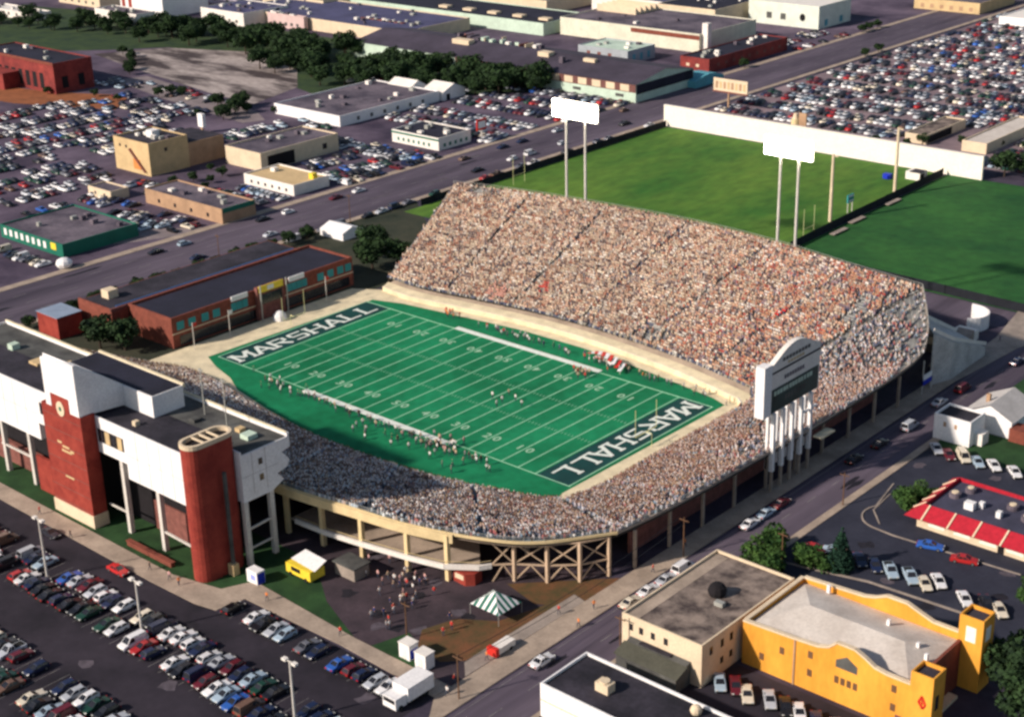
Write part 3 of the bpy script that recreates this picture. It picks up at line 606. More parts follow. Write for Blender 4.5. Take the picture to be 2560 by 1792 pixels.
# rounded stair tower
st_=MB(); L_=[(27.15+2.2*math.cos(a),-91.8+2.2*math.sin(a)) for a in [math.pi+math.pi*i/10 for i in range(11)]]+[(27.15+2.2*math.cos(a),-86.2+2.2*math.sin(a)) for a in [math.pi*i/10 for i in range(11)]]
st_.prism(L_,0,25.6,BRICK); st_.build('stair_tower',t,smooth=False)
L2=[(27.15+(x-27.15)*1.04,-89+(y+89)*1.02) for x,y in L_]; L3=[(27.15+(x-27.15)*.8,-89+(y+89)*.92) for x,y in L_]
cp=MB(); n=len(L2); vs=[(x,y,25.6) for x,y in L2]+[(x,y,26.4) for x,y in L2]+[(x,y,26.4) for x,y in L3]+[(x,y,25.6) for x,y in L3]
cp.add(vs,[(i,(i+1)%n,n+(i+1)%n,n+i) for i in range(n)]+[(n+i,n+(i+1)%n,2*n+(i+1)%n,2*n+i) for i in range(n)]+[(2*n+i,2*n+(i+1)%n,3*n+(i+1)%n,3*n+i) for i in range(n)],CREAM)
cp.add([(x,y,25.62) for x,y in L3],[tuple(range(n))],DARK)
for y in (-90.6,-89,-87.4): cp.bar((25.2,y,26.2),(29.1,y,26.2),.3,CREAM)
cp.build('stair_tower_coping',t)
MB().bar((30.1,-88,0),(30.1,-88,20),.55,ROOFG).build('duct',t); MB().box(29.5,31,-88.8,-87.5,0,2.2,TAN).build('duct_box',t)
for x,y,h in [(2.9,-90.4,15),(13.6,-90.5,12),(30.0,-84.2,12.6),(29.8,-78.2,12.6),(-20,-90.4,15),(-29,-90.4,11.4),(-39,-90.4,11.4),(-50,-90.4,11.4)]: MB().box(x-.45,x+.45,y-.45,y+.45,0,h,STEELW).build('column',t)
MB().bar((29.95,-84.2,7),(29.95,-78.2,7.3),.35,STEELW).bar((29.95,-84.2,3.2),(29.95,-78.2,3.3),.3,STEELW).build('stair_rail',t)
MB().bar((14,-90.6,4),(24.8,-90.6,3.6),.35,STEELW).build('beam',t); MB().bar((-3,-90.6,4.2),(2.6,-90.6,4.2),.3,STEELW).build('beam',t); MB().bar((-40,-90.6,6),(-29,-90.6,6),.35,STEELW).build('beam',t)
P('brick_infill',t,(-26.5,-21.5,-91.2,-90.6,0,7.5,BRICK),(-50,-31,-88,-87,0,4.5,BRICKD)); P('inner_wall',t,(5,24,-86.4,-86.05,0,6,BRICKD))
for i,(x,y,w,h,m) in enumerate([(5,-88,1,.9,CREAM),(25.5,-78.5,2.2,.9,MINT),(22,-77.6,1.4,.7,TAN),(12,-80,1.6,.6,ROOFG),(-47,-81,1.8,1.2,MINT),(-36,-82,3,.5,TAN),(18,-82,2.2,.5,ROOFG),(-30,-79,2,.5,TAN)]):
    P('rooftop_unit',t,(x-w/2,x+w/2,y-w/2,y+w/2,21.75,21.75+h,m))
for x,y in ((11,-77),(18.2,-77.6)):
    m_=thing('roof_mast',(x,y,21.75),'%s slim grey mast on the press box roof'%('left' if x<15 else 'right'),'mast','slim masts on the press box roof'); MB().bar((x,y,21.7),(x,y,31),.16,STEEL).build('pole',m_); MB().bar((x-.6,y,30.6),(x+.6,y,30.6),.2,STEEL).build('crossarm',m_)
P('wall_left_end',t,(-62,-61.8,-90.6,-74,11.4,22.2,WHITE))
def simple(name,label,cat,mb,group=None):
    return tag(mb.build(name),label,cat,group)
lw=thing('low_brick_wall',(13,-93.6,0),'low red brick planter wall beside the pavement below the press box','wall'); MB().box(6.4,19.7,-94,-93.2,0,.9,BRICK2).build('wall',lw); MB().box(6.2,19.9,-94.1,-93.1,.9,1.02,BRICK2).build('coping',lw)
# ---------------------------------------------------------------- floodlight towers
def flood(xs,x0,x1,y,z0,z1,label):
    t=thing('floodlight_tower',((xs[0]+xs[1])/2,y,0),label,'floodlight','floodlight towers behind the far stand')
    for x in xs: MB().cyl((x,y),.42,0,z0+.8,STEELW,n=10,r2=.3).build('pole',t)
    f=MB()
    for z in (z0,(z0+z1)/2,z1): f.bar((x0,y,z),(x1,y,z),.25,STEELW)
    for x in (x0,xs[0],xs[1],x1): f.bar((x,y,z0),(x,y,z1),.22,STEELW)
    f.build('lamp_frame',t)
    nx=10
    for j in range(4):
        for i in range(nx):
            x=x0+.7+(x1-x0-1.4)*i/(nx-1); z=z0+.55+(z1-z0-1.1)*j/3
            MB().extr([(x-.56,z-.42),(x+.56,z-.42),(x+.56,z+.42),(x-.56,z+.42)],'y',y-.75,y-.35,LAMPE).build('lamp',t)
flood((-34.2,-27.6),-38.5,-23.2,82,40.6,45.4,'lit twin-pole floodlight tower, left of the two, in front of the distant car lot')
flood((33.4,38.5),29,42.4,82,40.6,45.2,'lit twin-pole floodlight tower, right of the two, in front of the white practice wall')
# ---------------------------------------------------------------- scoreboard
t=thing('scoreboard',(86,6,0),'tall white scoreboard with arched top and dark panel on white legs behind the end stand','scoreboard')
P('pylon',t,(84.4,86.4,-5.6,-3.0,16.6,26.9,WHITE)); P('board_back',t,(84.9,86.0,-3,14.8,16.4,24.6,WHITE2))
ar=MB(); pr=[(-3,24.9)]+[(-3+17.8*i/16, 24.9+1.2+3.0*math.sin(math.pi*i/16)**1.3) for i in range(17)]+[(14.8,24.9)]; ar.extr(pr,'x',84.9,86,WHITE2); ar.build('arch',t)
P('divider',t,(85,86.1,-2.8,14.6,24.55,24.85,ROOFD)); P('dark_panel',t,(86,86.12,-2.4,14.2,16.6,21.4,SCDARK))
P('arch_lettering',t,*[(86,86.06,1.2+i*1.1,2.0+i*1.1,26.2,26.9,ROOFG) for i in range(9)],*[(86,86.06,3+i*1,3.7+i*1,25.3,25.8,TAN) for i in range(6)])
P('panel_lettering',t,*[(86.12,86.16,-1.6+i*1.05,-1+i*1.05+random.random()*.3,20,20.9,MINT) for i in range(13)],*[(86.12,86.16,2.2+i*1.1,2.9+i*1.1,18.1,19.1,ROOFG) for i in range(7)])
P('strip_lettering',t,*[(86,86.06,2+i*.9,2.6+i*.9,22.4,23.2,ROOFP) for i in range(8)])
for i in range(5):
    y=-1.6+i*3.3; MB().bar((86.2,y,4.4),(86.2,y,16.5),.8,WHITE).build('leg',t); MB().bar((84.6,y+.6,4.4),(84.6,y+.6,16.5),.5,WHITE).build('leg',t); MB().bar((86.2,y,0),(86.2,y,4.4),.5,CONC_W).build('lower_leg',t)  # lower part of the front legs, thinner and darker than above
MB().bar((86.2,8.3,13),(86.2,14,13),.4,WHITE).build('brace',t)
# ---------------------------------------------------------------- practice field wall etc.
t=thing('practice_wall',(-43,226,0),'long tall white padded wall along the far end of the practice field','wall'); mb=MB(); mb.box(-107,19.2,225.6,226.6,0,7.7,WALLW).build('wall_panel',t); P('post',t,*[(x,x+.3,226.6,227.4,0,7.4,STEEL) for x in range(-105,18,10)])
P('coping',t,(-107.1,19.3,225.5,226.7,7.7,7.85,WHITE2))
def fence(label,pts,h,m,dens=6):
    t=thing('fence',(pts[0][0],pts[0][1],0),label,'fence'); pn=MB(); ps=MB()
    for a,b in zip(pts[:-1],pts[1:]):
        pn.bar((a[0],a[1],h/2),(b[0],b[1],h/2),.06,m,h=h); L=math.dist(a,b); n=max(1,int(L/dens))
        for i in range(n+1): x=a[0]+(b[0]-a[0])*i/n; y=a[1]+(b[1]-a[1])*i/n; ps.bar((x,y,0),(x,y,h+.2),.12,m)
    pn.build('mesh_panel',t); ps.build('posts',t); return t
fence('dark windscreen fence between the two grass fields',[(9.2,128),(8,160),(6.6,224)],2.4,FENCEB)
fence('dark fence along the avenue side of the practice field',[(-105.5,96),(-105.5,225)],2.2,FENCEB)
fence('dark fence along the near edge of the darker grass field',[(24,122),(60,121),(96,119.5),(150,117)],2.4,FENCEB)
for (x,y,h,l) in [(4,158,20.4,'cream net pole standing nearest the field on the practice ground'),(6,193,21.8,'cream net pole standing farther back near the white wall')]:
    t=thing('net_pole',(x,y,0),l,'pole','tall cream poles on the practice ground'); MB().cyl((x,y),.55,0,h,CREAM,n=10,r2=.42).build('pole',t); MB().bar((x,y,h-.4),(x+1.6,y,h-.4),.3,CREAM).build('bracket',t)
t=thing('pylon_sign',(-54,232,0),'tan tapered roadside pylon rising behind the white practice wall','sign'); MB().cyl((-54.5,232),1.9,0,8.6,CREAMY,n=12,r2=1.5).build('pylon',t); MB().cyl((-54.5,232),1.1,8.6,10.6,CREAM,n=12,r2=.7).build('cap',t); P('arm',t,(-53,-50,231.6,232.2,6,11,BROWNW)); P('base',t,(-52.5,-48.6,231,233,0,3.4,BRICK2))
t=thing('practice_scoreboard',(8,166,0),'small green and white scoreboard at the edge of the practice field','scoreboard'); P('panel',t,(3.6,4.0,168,171.4,3.2,5.6,TEALW)); P('stripe',t,(4.0,4.05,168.2,171.2,4.9,5.4,WHITE),(4.0,4.05,168.2,171.2,3.4,3.9,WHITE))
for y in (168.4,171): MB().bar((3.8,y,0),(3.8,y,3.2),.2,STEELW).build('leg',t)
def hpost(x,y,l):
    t=thing('practice_goal',(x,y,0),l,'goal post','practice goal posts'); MB().bar((x,y-2.8,3),(x,y+2.8,3),1e-1,PALEY).build('crossbar',t)
    for s in (-2.8,2.8): MB().bar((x,y+s,0),(x,y+s,9),1e-1,PALEY).build('upright',t)
hpost(7,141,'pale goal frame on the practice field close to the far stand'); hpost(-98,134,'pale goal frame at the avenue corner of the practice field')
t=thing('equipment_shed',(-1,214,0),'small white open shed in front of the white practice wall','shed'); P('wall',t,(-1,4,213,218,0,2.6,WHITE2)); P('roof',t,(.4,4.2,212.8,217,2.6,2.75,ROOFD)); P('door',t,(4,4.05,213.5,216,.1,2.1,DARK))
simple('field_marker','blue padded tackling sled in front of the white practice wall','equipment',MB().box(-7,-4.5,209,211,0,1.6,BLUEP).box(-6.6,-4.9,208.4,209,.2,1.3,BLUEP))
for i,(x,y,l) in enumerate([(11,150,'pale dugout bench nearest the far stand, beside the dark fence'),(9.4,163,'pale dugout bench in the middle of the dark fence line'),(8.6,186,'pale dugout bench farthest along the dark fence')]):
    t=thing('bench',(x,y,0),l,'bench','benches by the dark fence'); P('seat',t,(x,x+1.6,y-4,y+4,.4,.6,CONC)); P('leg',t,(x+.3,x+.5,y-3,y-2.8,0,.4,STEEL)); P('leg',t,(x+.3,x+.5,y+2.8,y+3,0,.4,STEEL))
# ---------------------------------------------------------------- generic building
def windows(t,face,c,us,z0,z1,w,m=GLASS,frame=None):
    for u in us:
        d=.03
        if face=='-y': P('window',t,(u-w/2,u+w/2,c-d,c+.06,z0,z1,m))
        elif face=='+x': P('window',t,(c-.06,c+d,u-w/2,u+w/2,z0,z1,m))
def bldg(name,label,x0,x1,y0,y1,h,wall,roof,cat='building',par=.5,win=(),extra=None,units=2,group=None):
    if units>=2 and x0<-150: units*=3
    t=thing(name,((x0+x1)/2,(y0+y1)/2,0),label,cat,group)
    mb=MB(); mb.box(x0,x1,y0,y1,0,h-par,wall)
    if par: 
        for b in ((x0,x1,y0,y0+.3),(x0,x1,y1-.3,y1),(x0,x0+.3,y0+.3,y1-.3),(x1-.3,x1,y0+.3,y1-.3)): mb.box(*b,h-par,h,wall)
    mb.build('wall',t)
    P('roof',t,(x0+.32,x1-.32,y0+.32,y1-.32,h-par,h-par+.06,roof))
    for k in range(units):
        ux=random.uniform(x0+2,x1-3.5) if x1-x0>6 else (x0+x1)/2-1; uy=random.uniform(y0+2,y1-3) if y1-y0>6 else (y0+y1)/2-1
        P('roof_unit',t,(ux,ux+random.uniform(1,2.4),uy,uy+random.uniform(1,2),h-par+.06,h-par+random.uniform(.8,1.5),random.choice([STEEL,WHITE2,ROOFP])))
    for (f,us,z0,z1,w,m) in win: windows(t,f,y0 if f=='-y' else x1,us,z0,z1,w,m)
    return t
fr=lambda a,b,n:[a+(b-a)*(i+.5)/n for i in range(n)]
# --- long brick building behind the left end zone
t=thing('long_brick_building',(-76,1,0),'long brick building with teal windows behind the left end of the field','building')
P('front_wing',t,(-84,-67.2,-28,31.5,0,7.3,BRICK2)); P('front_roof',t,(-83.6,-67.6,-27.6,31.1,7.3,7.36,ROOFN)); mb=MB()
for b in ((-84,-67.2,-28.02,-27.6),(-84,-67.2,31.1,31.52),(-67.6,-67.18,-27.6,31.1),(-84.6,-84.1,-28,31.5)): mb.box(*b,7.3,7.9,BRICK2)
mb.build('parapet',t)
P('rear_wing',t,(-99,-84.7,-33,29,0,7.0,BRICK2)); P('rear_roof',t,(-98.6,-85.6,-32.6,28.6,7.0,7.07,ROOFD)); P('rear_parapet',t,(-85.4,-84.9,-33,29,7.0,7.7,BRICKD),(-98.9,-85.5,-33.03,-32.6,7,7.7,BRICK2)); P('roof_gutter',t,(-87.4,-86.8,-30,28,7.07,7.3,mat('blue_metal',(.03,.09,.22),.5,.1)))
P('corner_annex',t,(-104,-95,-42,-35,0,5.6,BRICK)); P('annex_roof',t,(-104.2,-94.8,-42.2,-34.8,5.6,5.75,mat('pale_blue_roof',(.25,.31,.40),.7,.1)))
P('rooftop_tank',t,(-96,-93,-28,-25,7.07,9.2,CREAM)); 
for y in [-25.5,-22,-18,-14.5,20,23.5,27,29.8]: P('window',t,(-67.17,-67.1,y-1.1,y+1.1,4.4,6.5,TEALW))
for y in [-9,-7.2,-5.4,9,10.8,12.6,14.4]: P('window',t,(-67.17,-67.1,y-.85,y+.85,4.4,6.5,TEALW))
P('string_course',t,(-67.17,-67.05,-28,31.5,3.6,3.85,CREAM)); P('ground_floor_opening',t,(-67.17,-67.1,-26,-2,.4,2.8,GLASS),(-67.17,-67.1,7,30,.4,2.8,GLASS))
for y in (-7.2,11.6): P('signboard',t,(-67.1,-66.8,y-2.6,y+2.6,7.0,8.3,WHITE))
P('central_bay',t,(-67.17,-66,-2.2,6.6,0,8.6,BRICKD)); P('bay_window',t,(-66,-65.94,-1.4,5.8,4,6.6,GLASS)); P('yellow_fascia',t,(-66,-65.8,-1.8,6.2,7.2,8.9,YEL)); P('fascia_sign',t,(-65.8,-65.74,1,3,7.5,8.6,WHITE))
for y in (-2.1,6.4): MB().bar((-64.8,y,0),(-64.8,y,9.6),.25,STEEL).build('mast',t)
simple('gas_cylinder','white round dome tent at the foot of the brick building','tent',MB().blob((-62.4,1.5,.2),1.9,WHITE,rz=2.3))
for i,(x,y) in enumerate(((-63,-25),(-63,-14),(-63,18))): 
    t=thing('flag_pole',(x,y,0),['leftmost','middle','rightmost'][i]+' slim pole with pennant in front of the brick building','flag','slim poles in front of the brick building'); MB().bar((x,y,0),(x,y,7),.14,STEELW).build('pole',t); MB().box(x,x+.05,y,y+1.2,5.8,6.8,REDP if i!=1 else WHITE).build('pennant',t)
# --- right-hand side buildings
t=thing('yellow_church',(129,-46,0),'yellow stucco church with two corner turrets and pale hipped roof','church')
fp=[(115,0),(144,0),(144,8.2),(140,8.2),(138,8.5),(136.4,9.4),(134.6,10.2),(131.6,10.2),(130.2,8.9),(128.4,8.3),(124.2,8.0),(115,7.6)]
fp2=[(x,z) for x,z in fp]
MB().extr(fp2,'y',-54.5,-54.0,ORANGE).build('front_wall',t); bp=[(115.5,0),(143.4,0),(143.4,8.3),(138.6,8.3),(136.5,9.0),(134,9.9),(130.5,9.9),(128.4,8.9),(126.5,8.4),(115.5,7.8)]
MB().extr(bp,'y',-37.4,-37,ORANGE).build('back_wall',t)
P('side_wall',t,(115,115.5,-54,-37.4,0,7.6,ORANGE),(143.5,144,-54,-39,0,8.2,BRICK2));  # right wall's shade is put in as a dark brick colour
cpm=MB()
for y,pr_ in ((-54.25,fp[2:]),(-37.2,bp[2:])):
    for a,b in zip(pr_[:-1],pr_[1:]): cpm.bar((a[0],y,a[1]+.1),(b[0],y,b[1]+.1),.75,CREAM,h=.28)
cpm.bar((115.25,-54,7.75),(115.25,-37.4,7.9),.7,CREAM,h=.25); cpm.build('parapet_coping',t)
rf=MB(); A=(115.6,-53.9,7.0);B=(143.4,-53.9,7.0);C=(143.4,-37.5,7.0);D_=(115.6,-37.5,7.0);E1=(121.5,-45.5,8.7);E2=(138,-45.5,8.7)
rf.add([A,B,C,D_,E1,E2],[(0,1,5,4),(1,2,5),(2,3,4,5),(3,0,4)],ROOFC); rf.build('roof',t)
for x,y in [(120.5,-38.8),(133,-42),(139.6,-45),(142,-47)]: P('roof_vent',t,(x,x+.5,y,y+.5,7.5,8.9,WHITE))
for (x0,x1,y0,y1,h) in ((144.0,147.6,-55,-51.3,10.9),(143.4,147.3,-39,-35.2,12.6)):
    tr=MB(); tr.box(x0,x1,y0,y1,0,h-.7,ORANGE)
    for b in ((x0,x1,y0,y0+.25),(x0,x1,y1-.25,y1),(x0,x0+.25,y0+.25,y1-.25),(x1-.25,x1,y0+.25,y1-.25)): tr.box(*b,h-.7,h,ORANGE)
    tt=tr.build('turret',t); P('turret_roof',tt,(x0+.26,x1-.26,y0+.26,y1-.26,h-.7,h-.6,ROOFD))
P('turret_window',t,(144.6,146.2,-39.04,-38.98,8.4,11,GLASSW)); P('turret_window',t,(147.28,147.34,-38,-36.4,8.6,11,GLASSW)); P('turret_window',t,(147.58,147.64,-54,-53,5,7.4,GLASS))
for x,z in [(122.2,5.1),(127.2,6.4),(127.2,3.2),(141.3,6.4),(141.3,3.2),(118.6,2.6)]: P('window',t,(x-.4,x+.4,-54.56,-54.48,z-.6,z+.6,BROWND))
P('window',t,(131.6,135.2,-54.56,-54.48,6.2,7.4,ROOFG)); MB().extr([(131.6,7.4),(135.2,7.4),(133.4,8.5)],'y',-54.56,-54.48,ROOFG).build('window_pediment',t)
for i in range(4): P('window',t,(131.5+i*1.05,132.2+i*1.05,-54.56,-54.48,3.4,4.6,BROWND))
P('door',t,(141.8,142.9,-54.58,-54.48,0,2.2,BRICKD)); P('pilaster',t,(124.3,124.6,-54.66,-54.5,0,7.9,BROWNW)); P('arched_window',t,(144,144.06,-49,-47.6,2,6,DARK)); P('entrance_step',t,(144.1,145.6,-49,-42,0,.5,CREAM))
em=MB()
for a,b in (((146.2,-55.05,5.4),(145.5,-55.05,6.3)),((145.5,-55.05,6.3),(146.0,-55.05,7.4)),((146.0,-55.05,7.4),(146.6,-55.05,6.2)),((146.6,-55.05,6.2),(146.2,-55.05,5.4))): em.bar(a,b,.12,REDP,h=.3)
em.bar((146.05,-55.06,5.3),(146.05,-55.06,6.9),.08,REDP,h=.14); em.bar((145.7,-55.06,6.3),(146.4,-55.06,6.3),.08,REDP,h=.14); em.build('cross_and_flame_emblem',t)
t=bldg('cream_block','cream two-storey block with mottled brown flat roof across the street from the stadium',98.8,114.2,-64.5,-38.2,7.6,CREAM,ROOFM,units=0,win=(('-y',[100.6,102.6,104.9,107.4],5.0,6.2,.8,GLASS),('+x',[-62,-59,-56.5],4.8,6.2,.8,GLASS),('+x',[-59,-56.5],1.8,3,.8,GLASS)))
MB().blob((107,-50,8),1.6,DARK,rz=1.5).build('roof_ventilator',t); P('roof_box',t,(108.4,110,-53,-52,7.2,7.9,STEEL)); P('roof_patch',t,(99.2,101.6,-64,-39,7.16,7.2,CONC_W))
t=thing('lean_to_shed',(106,-66.5,0),'grey lean-to shed with sloping roof below the cream block','shed'); MB().extr([(-68.4,0),(-64.6,0),(-64.6,4),(-68.4,2.7)],'x',100.6,112.2,ROOFG).build('wall',t); MB().add([(100.3,-68.7,2.75),(112.5,-68.7,2.75),(112.5,-65.8,3.72),(100.3,-65.8,3.72)],[(0,1,2,3)],mat('shed_roof',(.08,.08,.06),.9,.2)).build('roof',t)
P('skylight',t,(103,109,-65.7,-64.7,4,4.1,ROOFD))
t=bldg('white_flat_roofed_building','white walled building with wide black flat roof at the bottom edge',99.9,152,-85.8,-74.8,5.9,WHITE,ROOFD,units=0)
MB().box(107,109.4,-81.6,-79.8,5.5,7,CREAM).cyl((108.2,-80.7),.8,7,7.3,CREAM).build('air_conditioner',t); P('string_line',t,(99.9,130,-85.86,-85.8,3,3.12,TAN)); MB().blob((122,-77,6.2),.9,CREAM).build('vent',t)
# restaurant
t=thing('red_roofed_restaurant',(127,11,0),'restaurant with red mansard roof and cream walls in its own car park','restaurant')
P('wall',t,(114.6,144,3.4,19.6,0,2.7,CREAM)); P('flat_roof',t,(115.5,143,4.6,18.4,3.5,3.6,ROOFP if False else mat('roof_slate',(.05,.05,.08),.9,.2)))
mn=MB(); ox0,ox1,oy0,oy1=112.8,145.2,1.6,20.8; ix0,ix1,iy0,iy1=115.2,143.2,4.6,18.6
mn.add([(ox0,oy0,2.5),(ox1,oy0,2.5),(ox1,oy1,2.5),(ox0,oy1,2.5),(ix0,iy0,4.3),(ix1,iy0,4.3),(ix1,iy1,4.3),(ix0,iy1,4.3)],[(0,1,5,4),(1,2,6,5),(2,3,7,6),(3,0,4,7),(3,2,1,0)],REDR); 
for b in ((ix0,ix1,iy0,iy0+.15),(ix0,ix1,iy1-.15,iy1),(ix0,ix0+.15,iy0+.15,iy1-.15),(ix1-.15,ix1,iy0+.15,iy1-.15)): mn.box(*b,3.4,4.32,REDR)
mn.build('mansard_roof',t)
for x in (116.4,121.5,126.5,131.6,136.6,141.6): MB().bar((x-.1,1.5,2.55),(x+.05,4.55,4.42),.32,CREAM,h=.2).build('roof_rib',t)
for y in (5.5,9,13,17): MB().bar((112.7,y,2.6),(115.2,y,4.4),.32,CREAM,h=.2).build('roof_rib',t)
for x in (118.5,123.5,128.5,133.6): P('window',t,(x-1.6,x+1.6,3.34,3.42,.8,2.3,GLASSW))
P('door',t,(130.4,131.6,3.34,3.42,0,2.2,DARK))
for x,y,r in ((117.6,12,1.1),(119,15.5,1.0),(128,14,1.1),(132,11.5,1.2)): MB().cyl((x,y),r,3.6,4.5,ROOFP,n=12).cyl((x,y),r*.6,4.5,4.7,CREAM,n=10).build('roof_fan',t)
P('roof_unit',t,(121,122.8,8.6,10,3.6,5,WHITE),(122.9,123.8,10.5,11.6,3.6,4.7,WHITE),(127,127.9,9,10,3.6,4.8,WHITE))
# white houses
t=bldg('white_block_house','small white flat-roofed house with dark roof on the lawn across the street',98.8,106.8,40,46.5,5.6,WHITE,ROOFD,'house',units=0,win=(('-y',[101.2,103.6],3.2,4.2,.6,BROWNW),)); P('porch',t,(106.8,108.6,42,45,0,2.6,WHITE2))
t=thing('white_gabled_house',(106,54,0),'white gabled house with pale grey roof behind the small white block house','house'); MB().extr([(101.5,0),(111.5,0),(111.5,4),(106.5,6.4),(101.5,4)],'y',49,60,WHITE).build('wall',t)
MB().add([(101,48.5,3.8),(106.5,48.5,6.5),(106.5,60.5,6.5),(101,60.5,3.8),(112,48.5,3.8),(112,60.5,3.8)],[(0,1,2,3),(1,4,5,2)],mat('pale_shingle',(.5,.47,.44),.9,.12)).build('roof',t); P('window',t,(103,104,48.9,49.02,1.6,3,BROWNW)); P('chimney',t,(104.2,105,52,52.8,5,7.2,BROWNW)); P('garage',t,(111.5,115,48,52,0,2.8,BRICK2))
t=thing('corner_ramp',(79,84,0),'pale concrete entrance ramps and curved white wall beyond the far right stand corner','ramp')
MB().extr([(74,0),(88,0),(88,5.6),(74,.3)],'x',80,84,CONC).build('ramp_slab',t); rs=MB(); rs.add([(75,73.5,14.5),(85.5,64,12.5),(87.5,70,9),(87,88,2.2),(73,92,3.2),(74,78,11)],[(0,1,2,3,4,5)],RAMPC); rs.add([(85.5,64,12.5),(87.5,70,9),(87,88,2.2),(87,88,0),(87.5,70,0),(85.5,64,0)],[(0,1,2,3,4,5)],RAMPC); rs.build('upper_ramp',t)
for a,b in (((85.5,64,13.4),(87.5,70,9.9)),((87.5,70,9.9),(87,88,3.1)),((80.5,68.6,14.4),(80,90,3.4))): MB().bar(a,b,.25,WHITE2,h=.8).build('parapet',t)
ar_=MB(); ribbon(ar_,arc((74,104),5.5,-60,100),.4,0,3.6,WHITE); ar_.build('curved_wall',t); P('booth',t,(80,85,84,88,0,3,WHITE)); P('booth',t,(76,81,92,97,0,2.4,WHITE2)); P('canopy',t,(78,86,72.4,76,6.2,6.5,CREAM)); P('stair_flight',t,(72,78,88,92,0,1.4,CONC),(73,77,82,88,0,4.4,CONC))
for y in (73,75.6): MB().bar((85.4,y,0),(85.4,y,6.2),.3,STEELW).build('post',t)
t=thing('banner_sign',(86.6,60,0),'white and blue banner sign on twin posts at the far end of the end stand','sign'); P('banner_top',t,(86.3,86.5,58.6,63,3.2,4.4,WHITE)); P('banner_bottom',t,(86.3,86.5,58.6,63,2,3.2,BLUEP)); MB().bar((86.4,58.7,0),(86.4,58.7,8),.2,STEELW).build('post',t); MB().bar((86.4,62.9,0),(86.4,62.9,8),.2,STEELW).build('post',t)
# plaza objects
t=thing('food_trailer',(41,-81,0),'yellow trailer with white awning roof on the plaza under the near stand','trailer'); P('body',t,(37.2,43.6,-82,-78.6,.5,2.3,YEL)); MB().add([(37,-80.6,2.32),(44,-81.2,2.35),(43.6,-78,3.1),(37.6,-77.6,3.1)],[(0,1,2,3)],WHITE).build('awning',t); P('hatch',t,(38.6,41,-82.04,-82,1.2,2,DARK))
for x in (38.4,42.4): MB().extr([(x+.4*math.cos(a*.7854),.42+.4*math.sin(a*.7854)) for a in range(8)],'y',-82.1,-81.8,TYRE).build('wheel',t)
simple('service_hut','grey flat-roofed hut behind the yellow trailer','hut',MB().box(44,49,-76.5,-73,0,2.4,CONC).box(43.7,49.3,-76.8,-72.7,2.4,2.6,ROOFG))
t=thing('striped_canopy',(75,-68.4,0),'green and white striped pyramid canopy tent on the dirt beside the near corner','tent'); 
mbw=MB(); a=(71.8,-71.2);b=(78.2,-71.2);c=(78.2,-65.4);d=(71.8,-65.4); ap=(75.0,-68.3,4.2); n=8
cor=[a,b,c,d]
for q in range(4):
    p0,p1=cor[q],cor[(q+1)%4]
    for k in range(10):
        # chevron strips parallel to the slope's left edge
        u0,u1=k/10,(k+1)/10; m_=WHITE if k%2==0 else GREENF
        A=Vector((p0[0]+(p1[0]-p0[0])*u0,p0[1]+(p1[1]-p0[1])*u0,2.0)); B=Vector((p0[0]+(p1[0]-p0[0])*u1,p0[1]+(p1[1]-p0[1])*u1,2.0)); apx=Vector(ap); P0=Vector((p0[0],p0[1],2.0)); P1=Vector((p1[0],p1[1],2.0))
        hs=lambda u: (1-abs(2*u-1)); mid=(P0+P1)/2
        A2=A+(apx-mid)*hs(u0); B2=B+(apx-mid)*hs(u1)
        if u0==0: mbw.add([A,B,B2],[(0,1,2)],m_)
        elif k==9: mbw.add([A,B,A2],[(0,1,2)],m_)
        else: mbw.add([A,B,B2,A2],[(0,1,2,3)],m_)
mbw.build('canopy',t)
for p in cor: MB().bar((p[0],p[1],0),(p[0],p[1],2.0),.07,STEEL).build('leg',t)
t=thing('brick_kiosk',(64,-64,0),'round-cornered red brick kiosk at the end of the concourse','kiosk'); MB().prism([(62,-65),(65,-65.2),(66.2,-64),(66,-62),(62,-61.6)],0,2.3,BRICK).build('wall',t); P('counter',t,(62.6,64.6,-65.25,-65.1,1,1.9,CREAM))
for i,(x,y,l,m) in enumerate([(73,-87,'white booth with blue side panel on the grass by the pavement','w'),(77,-87.4,'plain white booth next to the booth with the blue panel','w')]):
    t=thing('portable_booth',(x,y,0),l,'booth','white booths by the pavement'); P('body',t,(x-1.2,x+1.2,y-1,y+1,0,2.7,WHITE)); P('roof',t,(x-1.3,x+1.3,y-1.1,y+1.1,2.7,2.85,WHITE2)); P('door',t,(x-.5,x+.5,y-1.04,y-1,.1,2.1,WHITE2))
    if i==0: P('side_panel',t,(x+1.2,x+1.25,y-.8,y+.8,.2,1.9,BLUEP))
t=thing('ticket_booth',(35.3,-87.2,0),'white and blue ticket booth on the grass at the pavement bend','booth'); P('body',t,(33.9,36.7,-88.2,-86.4,0,2.5,WHITE)); P('side_panel',t,(36.7,36.76,-88.1,-86.5,.1,2.2,BLUEP)); P('notice',t,(35,36.2,-88.25,-88.2,.8,1.8,mat('pale_blue',(.3,.35,.8),.6,.1)))
t=thing('refreshment_cart',(83.4,-76.6,0),'red-fronted white cart parked on the pale path near the street','cart'); P('body',t,(82.6,84.4,-78,-74,.4,1.5,WHITE2)); P('front',t,(82.5,84.5,-78.8,-78,.3,1.7,REDP)); P('wheel',t,(82.5,82.6,-77.4,-76.8,.05,.6,TYRE)); P('wheel',t,(84.4,84.5,-75.4,-74.8,.05,.6,TYRE))
